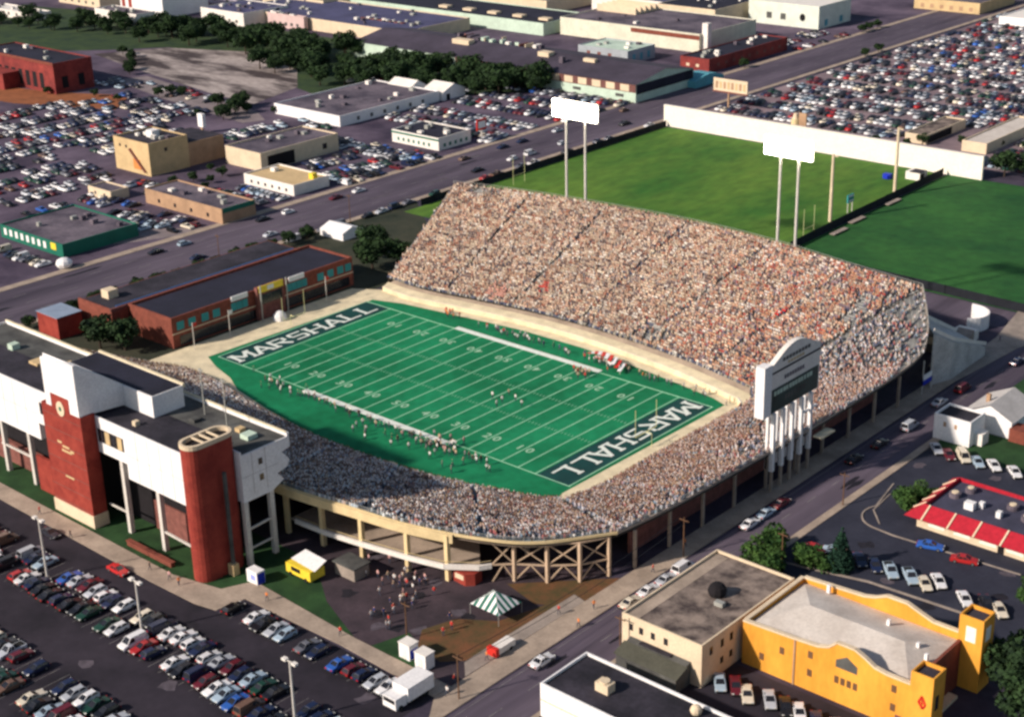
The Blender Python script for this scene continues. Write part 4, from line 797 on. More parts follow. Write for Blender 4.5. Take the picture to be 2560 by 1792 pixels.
# lamp posts
def lamp(x,y,h,l,g='twin-headed lamp posts in the near car park'):
    t=thing('lamp_post',(x,y,0),l,'lamp post',g); MB().cyl((x,y),.22,0,h,STEELW,n=8,r2=.16).build('pole',t); MB().cyl((x,y),.4,0,.7,CONC,n=10).build('base',t); MB().bar((x-.9,y,h),(x+.9,y,h),.16,STEELW).build('arm',t)
    for s in (-1,1): MB().box(x+s*1.1-.45,x+s*1.1+.45,y-.35,y+.35,h-.15,h+.2,WHITE2).build('lamp_head',t)
lamp(5.8,-110.5,12,'twin-headed lamp post in front of the clock tower, leftmost in the near car park'); lamp(33.8,-110.5,10,'grey twin-headed lamp post below the rounded stair tower, middle of the near car park'); lamp(72.3,-110.5,10.6,'grey twin-headed lamp post rightmost in the near car park'); 
def upole(x,y,h,l):
    t=thing('utility_pole',(x,y,0),l,'utility pole','wooden utility poles'); MB().cyl((x,y),.13,0,h,BROWND,n=7,r2=.1).build('pole',t); MB().bar((x-1,y,h-.6),(x+1,y,h-.6),.14,BROWND).build('crossarm',t)
upole(87.4,-90.5,8,'wooden utility pole at the street corner by the white van'); upole(99.6,-66,8,'wooden utility pole between the cream block and the street'); upole(69,-83.5,7,'wooden pole at the bend of the dirt patch'); upole(103.6,-25,7,'wooden utility pole by the leafy bushes across the street'); upole(100,2,7,'wooden utility pole beside the restaurant lane'); upole(88.2,-33,8,'wooden utility pole under the end stand'); upole(-110,20,9,'wooden utility pole on the avenue behind the brick building'); upole(-110,70,9,'wooden utility pole on the avenue by the far stand corner')
for i,(x,ya,yb,z) in enumerate(((87,-90.5,-33,7.4),(88.9,-90.5,-33,7.4))):
    mb=MB(); q=[(x,ya+(yb-ya)*k/12,z-1.3*math.sin(math.pi*k/12)) for k in range(13)]
    for a,b in zip(q[:-1],q[1:]): mb.bar(a,b,.06,FENCEB)
    simple('power_line',['left','right'][i]+' thin sagging power line along the street kerb','cable',mb)
# --- city buildings
bldg('loft_building','tall tan block with stepped parapet and outside stair, left of centre',-223.5,-203.5,65,81.3,11.4,TAN,ROOFD,win=(('-y',[-220,-216.4],8.2,9.2,1,GLASS),('+x',[72],7.5,8.8,1.2,GLASS)),units=3)
t=[o for o in bpy.data.objects if o.name=='loft_building'][0]; MB().bar((-214,64.6,8.2),(-206,64.6,1.2),.9,BRICKD,h=.5).build('outside_stair',t); P('side_annex',t,(-222,-204,81.35,97,0,8.2,BROWNW)); P('side_annex_roof',t,(-221.6,-204.4,81.6,96.7,8.2,8.3,ROOFD)); P('water_tank',t,(-214,-210.6,72,75,10.95,13.4,WHITE)); P('mural_patch',t,(-213,-209,64.9,64.98,1.5,5,mat('rust_orange',(.6,.22,.06),.8,.2)))
t=bldg('cream_warehouse','low cream warehouse with flat pinkish roof and open loading bay',-197,-178,92,127.5,6.4,CREAM,ROOFP,win=()); P('loading_bay',t,(-178.05,-177.95,95,107,.2,4.8,DARK)); P('side_window',t,(-178.05,-177.95,120,122,2,4,GLASS))
bldg('white_low_shop','low white shop with tan roof beside the avenue',-171,-146,78.8,94,3.6,WHITE2,TAN,units=1,win=(('-y',fr(-169,-148,6),1,2,1,GLASS),))
P('canopy_orange',[o for o in bpy.data.objects if o.name=='white_low_shop'][0],(-149,-147,88,90,3.3,5.2,YEL))
t=bldg('brown_terrace','long low tan brick shop with green end fascia on the avenue',-179,-140,45,58,4.8,BROWNW,ROOFP,win=(('-y',fr(-176,-143,4),1.2,2.4,1.2,GLASS),)); P('fascia',t,(-139.98,-139.8,45.4,57.6,3.4,4.9,GREENF))
bldg('tan_outbuilding','small pale tan outbuilding left of the long brown shop',-202,-189.4,39,46,3.2,CREAM,ROOFP,units=0,win=(('-y',[-198,-193],1,2,1,GLASS),))
t=bldg('green_fronted_store','wide low store with green fascia and white striped windows at the left edge',-184,-151,-4,22,4,GREENF,ROOFP); P('striped_window',t,*[(-182+i*3,-180.6+i*3,-4.08,-4,1.2,3.2,WHITE) for i in range(8)]); P('yellow_sign',t,(-157,-154.4,-4.1,-4,1.6,3.6,YEL))
t=bldg('red_brick_hall','large red brick hall with dark arched bays at the far left',-404,-345,120,139,13,BRICKR,ROOFN,win=(('-y',fr(-395,-352,8),1.5,8,3,DARK),('+x',[125,133],2,7,3,DARK))); P('porch',t,(-404,-372,112,120,0,7,BRICKR)); P('cornice',t,(-404.3,-344.7,119.7,120,12.2,13.3,BRICK2))
bldg('white_long_store','long white store with dark purple roof in the middle distance',-242,-204,152,206,4.2,WHITE,ROOFP,win=(('+x',fr(158,200,6),1,2.4,1.4,ROOFG),),units=4)
for i,(x0,x1,y0,y1,l) in enumerate([(-232,-219,204,214,'white gabled shed before the dark tree belt'),(-214,-203,207,220,'white gabled shed with a dark doorway right of the first')]):
    t=thing('gabled_shed',((x0+x1)/2,(y0+y1)/2,0),l,'shed','white gabled sheds'); MB().extr([(y0,0),(y1,0),(y1,3.4),((y0+y1)/2,6),(y0,3.4)],'x',x0,x1,WHITE).build('wall',t); MB().add([(x0-.3,y0-.3,3.4),(x1+.3,y0-.3,3.4),(x1+.3,(y0+y1)/2,6.1),(x0-.3,(y0+y1)/2,6.1)],[(0,1,2,3)],WHITE2).build('roof',t); P('door',t,(x1-.04,x1+.05,y0+2,y0+4,0,2.4,DARK))
t=bldg('green_trim_restaurant','white restaurant with green trim and dark roof facing the avenue',-172,-148.5,148.3,165,4.6,WHITE2,ROOFN,win=(('-y',fr(-170,-152,7),1,2.2,1,GREENF),('+x',fr(150,164,5),1,2.2,1.2,GREENF))); P('trim',t,(-172.1,-148.3,148.1,148.3,3.5,4.1,GREENF))
t=thing('monitor_roof_factory',(-195,268,0),'long mint factory with dark gable roof and row of cream clerestory panels','factory')
MB().extr([(249,0),(288,0),(288,7.2),(268.5,10.4),(249,7.2)],'x',-300,-138,MINT).build('wall',t); MB().add([(-300,248.6,7.25),(-137.6,248.6,7.25),(-137.6,268.5,10.6),(-300,268.5,10.6),(-137.6,288.4,7.25),(-300,288.4,7.25)],[(0,1,2,3),(3,2,4,5)],mat('factory_roof',(.055,.045,.065),.9,.25,scale=.06)).build('roof',t)
for i in range(13): P('clerestory',t,(-232+i*7.2,-227.6+i*7.2,248.8,248.98,4.2,6.8,CREAM))
P('eave_board',t,(-236,-138,248.9,248.97,3.9,7.1,mat('brown_board',(.16,.07,.06),.9,.1)))  # brown board band behind the clerestory panels, below the eave
for x in (-214,-192,-170,-148): P('window',t,(x,x+4,248.86,248.98,1.6,2.8,ROOFG))
P('gable_end',t,(-137.96,-137.8,249.5,287.5,3.2,7.0,ROOFN)); [P('roof_unit',t,b) for b in ((-200,-194,262,266,9.5,11.4,CREAM),(-176,-170,263,265,9.8,11.2,CREAM),(-185,-183,258,260,9,11.6,ROOFP),(-250,-240,262,266,9.6,11.6,CREAM))]
for k in range(16): P('roof_clutter',t,(-262+k*3.4+random.random()*3,-260.4+k*3.4+random.random()*3,270+random.random()*8,272+random.random()*8,8.6,10.8+random.random(),random.choice([CREAM,ROOFP,WHITE2,BRICKD,MINT])))
simple('teal_tank_shed','teal barrel-roofed shed at the end of the mint factory','shed',MB().extr([(284,0),(304,0),(304,2.6),(299,4),(294,4.6),(289,4),(284,2.6)],'x',-143,-134,AQUA))
bldg('purple_roofed_plant','very wide plant with blue-purple flat roof beyond the tree belt',-430,-303,284,330,6,CREAM,ROOFB,units=10,group=None)
t=bldg('dark_roofed_foundry','dark-roofed foundry with pale skylights at the top centre',-420,-262,338,372,6,MINT,ROOFN,units=0)
for i in range(5): P('skylight',t,(-340+i*17,-334+i*17,346,350,5.56,6.6,CREAM))
t=bldg('sawtooth_plant','cream plant with saw-tooth skylights at the top centre',-258,-176,346,392,8.4,mat('pale_cream',(.66,.64,.50),.8,.1),ROOFP,units=3)
for i in range(5): MB().extr([(372+i*4,8),(376+i*4,8),(372+i*4,11.4)],'x',-256,-232,CREAM).build('saw_tooth',t)
P('brick_band',t,(-215,-176,345.9,346,5.6,7.6,BRICK2)); P('chimney',t,(-176,-173,348,351,0,13,WHITE2))
bldg('grey_workshop','grey-blue workshop with three red doors behind the factory roof',-214,-186,306,326,6,mat('greyblue_wall',(.35,.38,.4),.8,.1),MINT,units=2,win=(('-y',[-208,-202,-196],1.5,4,2,BRICKD),('+x',fr(308,324,3),1,4,2,AQUA)))
bldg('red_brick_row','long low dark red brick row with black roof facing the avenue',-162,-147,312,373.5,5.9,BRICKR,ROOFN,units=4,win=(('+x',fr(316,370,9),2,3.4,2,BRICKD),('-y',[-158,-153],2,3.2,1.6,CREAM)))
t=bldg('tall_white_works','tall pale works building with mint side wall at the top right',-202,-162,425,455,11,mat('pale_works',(.66,.70,.60),.8,.08),WHITE2,units=1,win=(('-y',[-190,-182],3,6,3,ROOFG),('+x',[432,446],1,4,3,AQUA))); k=MB(); disc(k,-171,424.98,5,1.8,DARK); k.build('round_opening',t)
bldg('tan_depot','low tan depot with orange wall at the top right beyond the car lot',-154,-118,505,545,5.5,TAN,ROOFP,units=2,win=(('-y',fr(-152,-120,6),1,3,2,BROWNW),))
bldg('white_depot','low white building at the top right corner beyond the parked cars',-96,-60,480,510,5,WHITE,WHITE2,units=1,win=(('-y',[-80],1.5,2.5,1.5,BROWNW),))
t=bldg('tan_open_garage','low tan garage with dark open bay behind the white practice wall',-24.5,-16.4,256,286,3.4,CREAM,ROOFM,units=0); P('open_bay',t,(-16.42,-16.3,257,275,.2,2.8,DARK))
bldg('tan_long_shed','long low tan shed behind the right end of the white practice wall',-3,6,256,300,3.8,CREAM,ROOFC,units=0)
bldg('white_tower_works','bright white tower block with red stripe doors at the top left',-500,-462,262,292,14,WHITE,WHITE2,units=1,win=(('-y',[-497,-491],3,13,3,BRICK),))
bldg('white_annex_works','long low white annex in front of the white tower block',-492,-455,240,252,6,WHITE2,ROOFP,units=2)
for i,(x0,x1,y0,y1,h,w,r,l) in enumerate([(-560,-520,262,290,6,CREAM,ROOFB,'cream shed with blue-grey roof at the top left corner'),(-560,-515,216,228,4,WHITE2,WHITE2,'white caravan-like low sheds beside the far meadow'),(-440,-405,270,300,7,WHITE2,ROOFB,'white shed with blue-grey roof behind the tree belt'),(-398,-370,280,282.5,7,mat('pink_wall',(.62,.45,.42),.8,.1),ROOFB,'pinkish narrow wall building behind the tree belt'),(-450,-400,320,360,7,CREAM,ROOFN,'cream plant with black roof at the top, left of centre'),(-520,-460,310,350,8,mat('lilac_wall',(.5,.42,.5),.8,.1),ROOFP,'lilac-grey shed at the very top left'),(-360,-300,385,430,7,CREAM,ROOFP,'cream plant with purple roof at the top centre'),(-290,-240,410,450,8,WHITE2,ROOFB,'white works with blue roof near the top centre'),(-240,-205,400,440,9,CREAM,ROOFN,'cream works with black roof left of the tall white works'),(-150,-125,565,600,6,WHITE2,ROOFP,'pale building on the avenue at the very top right'),(-350,-320,300,302,6,BRICKD,ROOFD,'dark brick strip building behind the tree belt')]):
    bldg('works_shed',l,x0,x1,y0,y1,h,w,r,units=3,win=(('-y',fr(x0+3,x1-3,5),1.5,3,2,ROOFG),))
# big sign boards
t=thing('billboard',(-102,262,0),'cream lettered billboard on a red frame beside the avenue','billboard'); P('panel',t,(-110,-94.5,261.8,262.2,6.6,11.4,CREAM)); P('frame',t,(-110.2,-94.3,261.7,262.3,6,6.6,BRICKD)); P('lettering',t,*[(-109+i*1.8,-107.9+i*1.8,261.72,261.8,7.6,10.2,TAN if i%2 else BROWNW) for i in range(8)]); MB().bar((-103,262,0),(-103,262,6),.6,BROWNW).build('post',t)
t=thing('white_sign_tower',(-239.5,114.5,0),'narrow white sign tower among the cars left of centre','sign'); P('panel',t,(-241,-238,114,115.4,2.4,7.4,WHITE)); P('post',t,(-240,-239,114.3,115,0,2.4,BROWNW))
t=thing('oval_sign',(-148,166,0),'red and white oval sign beside the green-trimmed restaurant','sign'); P('panel',t,(-146.6,-146.2,166,171,4,8,REDP),(-146.2,-146.1,166.6,170.4,4.8,7.2,WHITE)); MB().bar((-146.4,168.5,0),(-146.4,168.5,4),.4,STEELW).build('post',t)
t=thing('dome_tank',(-154,-4,0),'round white tank at the kerb of the avenue by the green-fronted store','tank'); MB().blob((-143,-9,1.4),2.4,WHITE,rz=1.6).build('tank',t); MB().cyl((-143,-9),1.6,0,.6,STEEL).build('base',t)  # white domed tank on a steel base
t=thing('white_tent',(-104,62,0),'white ridge tent beside the avenue near the far stand corner','tent'); MB().extr([(56,0),(64,0),(64,2.2),(60,3.6),(56,2.2)],'x',-108,-98,WHITE).build('cover',t)
# ---------------------------------------------------------------- trees
def crown_mesh(name,blobs,n,ls,m,seed):
    r=np.random.default_rng(seed); V=[];Fc=[]
    tot=sum(b[3]**2 for b in blobs)
    for (bx,by,bz,br,sq) in blobs:
        k=int(n*br**2/tot)
        for _ in range(k):
            d=r.normal(size=3); d/=np.linalg.norm(d); q=br*(.55+.5*r.random()**.6)
            c=np.array([bx,by,bz])+d*q*np.array([1,1,sq]); nrm=d+r.normal(size=3)*.7; nrm/=np.linalg.norm(nrm)
            u=np.cross(nrm,[.3,.2,1]); u/=np.linalg.norm(u); v=np.cross(nrm,u); s=ls*r.uniform(.6,1.4)
            b=len(V); V+=[tuple(c+u*s),tuple(c+v*s*.7),tuple(c-u*s),tuple(c-v*s*.7)]; Fc.append((b,b+1,b+2,b+3))
    me=bpy.data.meshes.new(name); me.from_pydata(V,[],Fc); me.materials.append(m); me.update(); return me
def mk_tree(kind,seed,n,ls):
    r=random.Random(seed)
    if kind=='conifer': bl=[(0,0,1.2+i*1.0,2.5-.32*i,.7) for i in range(8)]; return crown_mesh('crown',bl,n,ls,LEAF[2],seed),'c'
    if kind=='bush': bl=[(r.uniform(-1.6,1.6),r.uniform(-1.6,1.6),r.uniform(.8,2.2),r.uniform(.9,1.5),.9) for _ in range(9)]; return crown_mesh('crown',bl,n,ls,LEAF[1],seed),'b'
    bl=[(0,0,5.6,2.6,.9)]+[(3.0*math.cos(a)*r.uniform(.6,1.1),3.0*math.sin(a)*r.uniform(.6,1.1),r.uniform(3.6,7.2),r.uniform(1.5,2.4),.85) for a in [i*.7 for i in range(9)]]
    return crown_mesh('crown',bl,n,ls,LEAF[0] if kind=='dark' else LEAF[1],seed),'t'
def trunk_mesh(h,r):
    mb=MB(); mb.cyl((0,0),r,0,h*.55,BARK,n=7,r2=r*.6)
    for a in range(4): mb.bar((0,0,h*.5),(1.4*math.cos(a*1.6+.4),1.4*math.sin(a*1.6+.4),h*.8),r*.6,BARK)
    return mb.mesh('trunk')
CM={('dark',i):mk_tree('dark',10+i,1500,.42)[0] for i in range(3)}; CM.update({('green',i):mk_tree('green',20+i,2200,.33)[0] for i in range(2)})
CM[('bush',0)]=mk_tree('bush',30,1400,.24)[0]; CM[('bush',1)]=mk_tree('bush',31,1400,.24)[0]; CM[('conifer',0)]=mk_tree('conifer',40,2600,.26)[0]
TM=trunk_mesh(6,.32)
def tree(kind,x,y,s,label,group=None,name=None,sz=None):
    t=thing(name or {'dark':'broadleaf_tree','green':'broadleaf_tree','bush':'shrub','conifer':'conifer_tree'}[kind],(x,y,0),label,'shrub' if kind=='bush' else 'tree',group)
    t.scale=(s,s,sz or s); t.rotation_euler=(0,0,random.uniform(0,6))
    ks=[k for k in CM if k[0]==kind]; o=bpy.data.objects.new('crown',CM[random.choice(ks)]); COL.objects.link(o); o.parent=t
    o=bpy.data.objects.new('trunk',TM); COL.objects.link(o); o.parent=t
    if kind in('bush',): o.scale=(.5,.5,.3)
tree('dark',-82,-39,1.05,'large dark spreading tree in front of the left end of the brick building'); tree('dark',-76,-36,1.0,'dark tree touching the red end wall of the brick building'); tree('dark',-73,44,1.15,'dark tree between the brick building and the far stand'); tree('dark',-81,52,1.1,'dark tree behind the first, beside the avenue drive'); tree('dark',-70,51,.9,'smaller dark tree at the foot of the far stand corner')
for i in range(15): tree('dark',-107-random.random()*2,-42+i*6.6,random.uniform(.4,.55),'low dark tree in the hedge line between the avenue and the brick building','hedge trees behind the brick building')
tree('bush',99,-24,1.7,'leafy green shrub nearest the street across from the end stand'); tree('bush',103,-27,1.5,'leafy green shrub behind the cream block roof'); tree('bush',108,-21.5,1.3,'olive shrub between the shrubs and the dark conifer')
tree('conifer',112,-19.5,1.0,'dark conical evergreen beside the parked cars'); tree('bush',109,10,1.25,'dark green shrub with red flowers at the restaurant corner'); tree('bush',111,14,1.0,'yellow-green shrub behind the restaurant corner shrub')
tree('green',144,-11,.75,'bright green tree at the right edge above the turret'); tree('dark',151,-35,1.1,'very dark tree at the lower right corner behind the church'); tree('dark',156,-42,1.0,'very dark tree at the right edge beside the church steps'); tree('bush',148,-3,1.4,'low green shrub at the right edge by the restaurant lane')
tree('dark',23,234,1.05,'dark tree at the right end of the white practice wall'); tree('dark',29,238,.9,'dark tree just right of the white practice wall end')
for x,y,s in [(-250,133,.7),(-259,148,.8),(-262,152,.75),(-270,146,.7),(-254,142,.8)]: tree('dark',x,y,s,'small dark tree in the cluster left of the white sign tower','tree cluster by the white sign tower')
r=random.Random(5)
def belt(pts,n,s0,s1,w,label,group):
    for i in range(n):
        u=i/(n-1)*(len(pts)-1); k=min(int(u),len(pts)-2); f=u-k
        tree('dark',pts[k][0]*(1-f)+pts[k+1][0]*f+r.gauss(0,w),pts[k][1]*(1-f)+pts[k+1][1]*f+r.gauss(0,w),r.uniform(s0,s1),label,group)
belt([(-545,196),(-500,206),(-455,226),(-420,236)],28,.7,1.25,6,'dark tree in the far belt behind the meadow at top left','far trees behind the meadow')
belt([(-420,232),(-380,240),(-335,232),(-300,235)],36,.85,1.45,7,'dark tree in the belt behind the cleared foundation','trees behind the cleared foundation')
belt([(-305,215),(-270,208),(-240,222),(-205,238),(-190,246)],58,.85,1.45,8,'dark tree in the thick wood in front of the mint factory','trees in front of the mint factory')
belt([(-300,255),(-270,250),(-240,246)],16,.7,1.1,6,'dark tree along the near edge of the purple-roofed plant','trees by the purple-roofed plant')
belt([(-400,190),(-370,175),(-350,165)],7,.4,.6,3,'small dark tree at the edge of the cleared foundation','small trees by the cleared foundation')
belt([(-262,130),(-238,150),(-246,206)],9,.35,.6,4,'small dark tree at the edge of the long white store','small trees by the long white store')
belt([(-196,62),(-184,86),(-178,66)],6,.3,.5,3,'low dark tree between the tan block and the brown shop','low trees between the tan block and brown shop')
belt([(-340,112),(-305,140),(-300,150)],6,.35,.55,4,'small tree along the lot edge by the red dirt','small trees by the red dirt lot')
belt([(-30,246),(-10,262),(12,270)],8,.3,.5,3,'low dark bush-like tree behind the white practice wall','low trees behind the white practice wall')
for x,y in [(-141,430),(-141,436),(-141,444),(-111,380),(-111,392),(-141,330)]: tree('dark',x,y,.5,'small street tree on the far stretch of the avenue','street trees on the far avenue')
# ---------------------------------------------------------------- vehicles
def car_meshes(kind):
    body=MB(); glass=MB(); L,W_={'sedan':(4.8,1.8),'hatch':(4.2,1.7),'van':(5.0,1.95),'pickup':(5.2,1.95)}[kind]; h=L/2; w=W_/2
    if kind=='sedan': top=[(-h,.62),(-h+.12,.86),(-h+1.0,.95),(h-1.35,.92),(h-.2,.74),(h,.55)]; cab=[(-h+.95,-h+1.65,h-2.25,h-1.35)]; rz=1.42
    elif kind=='hatch': top=[(-h,.6),(-h+.1,.95),(-h+.9,.98),(h-1.2,.92),(h-.2,.76),(h,.55)]; cab=[(-h+.1,-h+.55,h-2.0,h-1.15)]; rz=1.42
    elif kind=='van': top=[(-h,.6),(-h+.05,1.05),(0,1.08),(h-1.0,1.02),(h-.15,.85),(h,.6)]; cab=[(-h+.08,-h+.3,h-1.75,h-.95)]; rz=1.9
    else: top=[(-h,.7),(-h+.05,1.0),(-.4,1.02),(h-1.5,1.0),(h-.15,.85),(h,.6)]; cab=[(-.45,-.3,h-2.2,h-1.5)]; rz=1.72
    n=len(top)
    rings=[]
    for i,(x,z) in enumerate(top):
        e=.9 if i in(0,n-1) else 1
        rings.append([(x,-w*e*.94,.24),(x,-w*e,.5),(x,-w*e*.95,z-.04),(x,-w*e*.8,z),(x,w*e*.8,z),(x,w*e*.95,z-.04),(x,w*e,.5),(x,w*e*.94,.24)])
    vs=[p for r_ in rings for p in r_]; m=8
    fs=[(i*m+j,(i+1)*m+j,(i+1)*m+(j+1)%m,i*m+(j+1)%m) for i in range(n-1) for j in range(m)]+[tuple(range(m)),tuple(range((n-1)*m+m-1,(n-1)*m-1,-1))]
    body.add(vs,fs,CARP)
    a,b,c,d=cab[0]; zb=(top[2][1] if kind!='pickup' else 1.0)-.03
    g=[(a,-w*.86,zb),(d,-w*.86,zb),(d,w*.86,zb),(a,w*.86,zb),(b,-w*.68,rz-.05),(c,-w*.68,rz-.05),(c,w*.68,rz-.05),(b,w*.68,rz-.05)]
    glass.add(g,[(0,1,5,4),(1,2,6,5),(2,3,7,6),(3,0,4,7),(4,5,6,7)],GLASS)
    body.add([(b-.04,-w*.70,rz-.06),(c+.04,-w*.70,rz-.06),(c+.04,w*.70,rz-.06),(b-.04,w*.70,rz-.06),(b,-w*.62,rz),(c,-w*.62,rz),(c,w*.62,rz),(b,w*.62,rz)],[(0,1,5,4),(1,2,6,5),(2,3,7,6),(3,0,4,7),(4,5,6,7)],CARP)
    for s in (-1,1): 
        for p,q in ((a,b),((a+d)/2,(b+c)/2),(d,c)): body.bar((p,s*w*.87,zb),(q,s*w*.69,rz-.04),.09,CARP)
    if kind=='pickup': body.box(-h+.15,-.6,-w*.78,w*.78,1.0,1.02,TYRE)
    if kind=='van':
        body.box(-h+.4,h-2.4,-w*.875,-w*.86,1.12,1.8,CARP); body.box(-h+.4,h-2.4,w*.86,w*.875,1.12,1.8,CARP)
    wh=MB(); wh.extr([(.33*math.cos(k*.5236),.33*math.sin(k*.5236)) for k in range(12)],'y',-.11,.11,TYRE); rm=MB(); rm.extr([(.2*math.cos(k*.7854),.2*math.sin(k*.7854)) for k in range(8)],'y',-.125,.125,RIM)
    hl=MB(); hl.box(-.03,.05,-.2,.2,-.08,.08,HEADL); tl=MB(); tl.box(-.05,.03,-.22,.22,-.09,.09,TAILL); bp_=MB(); bp_.box(-.1,.1,-w*.86,w*.86,-.1,.1,TYRE)
    return dict(body=body.mesh('body'),glass=glass.mesh('windows'),wheel=wh.mesh('wheel'),rim=rm.mesh('rim'),hl=hl.mesh('headlight'),tl=tl.mesh('taillight'),bp=bp_.mesh('bumper'),h=h,w=w)
CK={k:car_meshes(k) for k in('sedan','hatch','van','pickup')}
CC=[('white',(.76,.75,.74),25),('silver',(.46,.48,.51),11),('pale blue',(.36,.46,.54),6),('cream',(.70,.62,.48),7),('black',(.010,.010,.013),24),('dark blue',(.012,.02,.06),17),('maroon',(.12,.012,.02),5),('red',(.42,.02,.02),2),('dark green',(.01,.05,.03),7),('grey',(.14,.14,.16),10),('bronze',(.16,.09,.06),3),('bright blue',(.03,.12,.45),2)]
def rc(rr=random): 
    return rr.choices(CC,weights=[c[2] for c in CC])[0]
CARN=[0]; KN={'sedan':'sedan','hatch':'hatchback','van':'van','pickup':'pickup truck'}
def car(x,y,rot,color,kind,label,group,parts=True):
    K=CK[kind]; CARN[0]+=1
    if not parts:
        pass
    t=thing('parked_car',(x,y,.02),label,'van' if kind=='van' else ('pickup' if kind=='pickup' else 'car'),group); t.rotation_euler=(0,0,rot)
    def ch(n,me,loc,par=t):
        o=bpy.data.objects.new(n,me); COL.objects.link(o); o.parent=par; o.location=loc; o.color=tuple(color)+(1,); return o
    b=ch('body',K['body'],(0,0,0)); ch('windows',K['glass'],(0,0,0))
    if parts:
        h,w=K['h'],K['w']
        for sx in (-h+.85,h-.9):
            for sy in (-1,1): wl=ch('wheel',K['wheel'],(sx,sy*(w-.08),.33)); ch('rim',K['rim'],(0,0,0),wl)
        for sy in (-.62,.62): ch('headlight',K['hl'],(h-.04,sy,.64)); ch('taillight',K['tl'],(-h+.0,sy,.72))
        ch('bumper',K['bp'],(h+.02,0,.42)); ch('bumper',K['bp'],(-h-.02,0,.42))
FAR=[]
def ordn(i): return str(i)+('th' if 10<i%100<14 else {1:'st',2:'nd',3:'rd'}.get(i%10,'th'))
def nm(c,k): return f'{c} {KN[k]}'
def row(x0,x1,y,desc,group,fill=.9,rot=math.pi/2,jit=.12,step=2.65,axis='x',parts=True,gaps=(),tone=None):
    n=int((x1-x0)/step); idx=0
    for i in range(n):
        u=x0+(i+.5)*step
        if random.random()>fill or any(a<u<b for a,b in gaps): continue
        idx+=1; cn,cc,_=rc(); k=random.choices(['sedan','hatch','van','pickup'],[6,3,1.2,.9])[0]
        rr=rot+random.gauss(0,.03)+(math.pi if random.random()<.45 else 0); sh=random.uniform(.85,1.1); cc=tuple(min(.85,c*sh) for c in cc)
        X,Y=(u+random.gauss(0,jit),y+random.gauss(0,.25)) if axis=='x' else (y+random.gauss(0,.25),u+random.gauss(0,jit))
        car(X,Y,rr,cc,k,f'{nm(cn,k)}, {ordn(idx)} from the {"left" if axis=="x" else "near"} end of {desc}',group,parts)
row(38.8,79,-96.0,'the row beside the pavement','cars beside the pavement in the near car park',.9,gaps=((55.5,58),))
row(-40,84,-107.9,'the upper middle car-park row','cars in the upper middle row of the near car park',.88,gaps=((27,29.5),))
row(-40,84,-113.2,'the lower middle car-park row','cars in the lower middle row of the near car park',.9,gaps=((23,27),))
row(5,68,-128,'the upper bottom-left row','cars in the upper bottom-left row of the near car park',.85)
row(22,66,-133.4,'the lower bottom-left row','cars in the lower bottom-left row of the near car park',.85)
ST=[(90.9,-75,'white','sedan','white police-style sedan parked alone at the kerb below the dirt patch'),(90.9,-52,'cream','sedan','cream sedan at the near end of the short kerbside line'),(90.9,-47,'white','sedan','white sedan second in the short kerbside line'),(91,-42,'silver','sedan','silver sedan third in the short kerbside line'),(91,-37,'white','van','white van at the far end of the short kerbside line'),(91,-16,'white','sedan','white sedan under the end stand rim'),(91,-10.6,'pale blue','sedan','pale blue sedan behind the white one under the end stand rim'),(91,-5.4,'maroon','sedan','maroon sedan ahead of the pale blue one under the end stand rim'),(92,20,'black','sedan','dark sedan driving behind the scoreboard legs'),(92.4,29.5,'black','sedan','black sedan driving between the scoreboard and the white house'),(93,41,'silver','van','pale van driving in front of the white block house'),(92,56,'silver','sedan','silver sedan by the banner sign'),(92.4,66,'maroon','van','maroon van on the street beyond the banner sign'),(89.9+5,88,'dark blue','sedan','dark blue sedan far up the street')]
for x,y,c,k,l in ST: car(x,y,math.pi/2,[q[1] for q in CC if q[0]==c][0],k,l,None)
RL=[(102.4,34.6,'silver'),(105.6,33.6,'maroon'),(108.4,34.4,'cream'),(111.6,34,'pale blue'),(114.8,34.6,'white'),(119.2,34.4,'white')]
for i,(x,y,c) in enumerate(RL): car(x,y,math.radians(-48),[q[1] for q in CC if q[0]==c][0],'van' if i==2 else 'sedan',f'{c} vehicle, {ordn(i+1)} from the left in the row behind the red-roofed restaurant','cars behind the red-roofed restaurant')
for i,(x,y,c) in enumerate([(113.4,-15,'dark blue'),(116.4,-15,'dark blue'),(119.4,-15,'pale blue'),(123,-14.6,'pale blue'),(126,-15.2,'cream'),(127.5,-13,'white'),(133.6,-15.6,'white'),(137,-14.4,'black'),(139.6,-15.2,'cream')]): car(x,y,math.radians(-48),[q[1] for q in CC if q[0]==c][0],'pickup' if i in(2,3) else 'sedan',f'{c} vehicle, {ordn(i+1)} from the left in the row above the yellow church','cars above the yellow church')
for i,(x,y,c) in enumerate([(116,-62,'pale blue'),(118.4,-61.2,'maroon'),(121,-62,'cream'),(124.4,-61,'silver'),(127.2,-61,'black'),(129.6,-61,'white'),(132.8,-61.2,'dark blue'),(136,-61,'white'),(139.5,-62,'black')]): car(x,y,math.radians(-52),[q[1] for q in CC if q[0]==c][0],'sedan',f'{c} car, {ordn(i+1)} from the left in the row below the yellow church front','cars below the yellow church front')
for x,y,r_,c,k,l in [(120.5,-2.6,.3,'bright blue','sedan','bright blue car turning in the restaurant lane'),(127.5,-3.4,.3,'red','sedan','red and white car in the restaurant lane'),(105,-16.5,.2,'red','sedan','red car between the shrubs and the street'),(108.4,-15,.2,'pale blue','sedan','pale blue car behind the dark conifer')]: car(x,y,r_,[q[1] for q in CC if q[0]==c][0],k,l,None)
for i,(x,y) in enumerate([(-8,-101),(13.6,-101)]): car(x,y,0,(.55,.03,.03) if i else (.03,.03,.04),'sedan','red car driving along the lane beside the low brick wall' if i else 'black car driving along the lane in front of the clock tower',None)
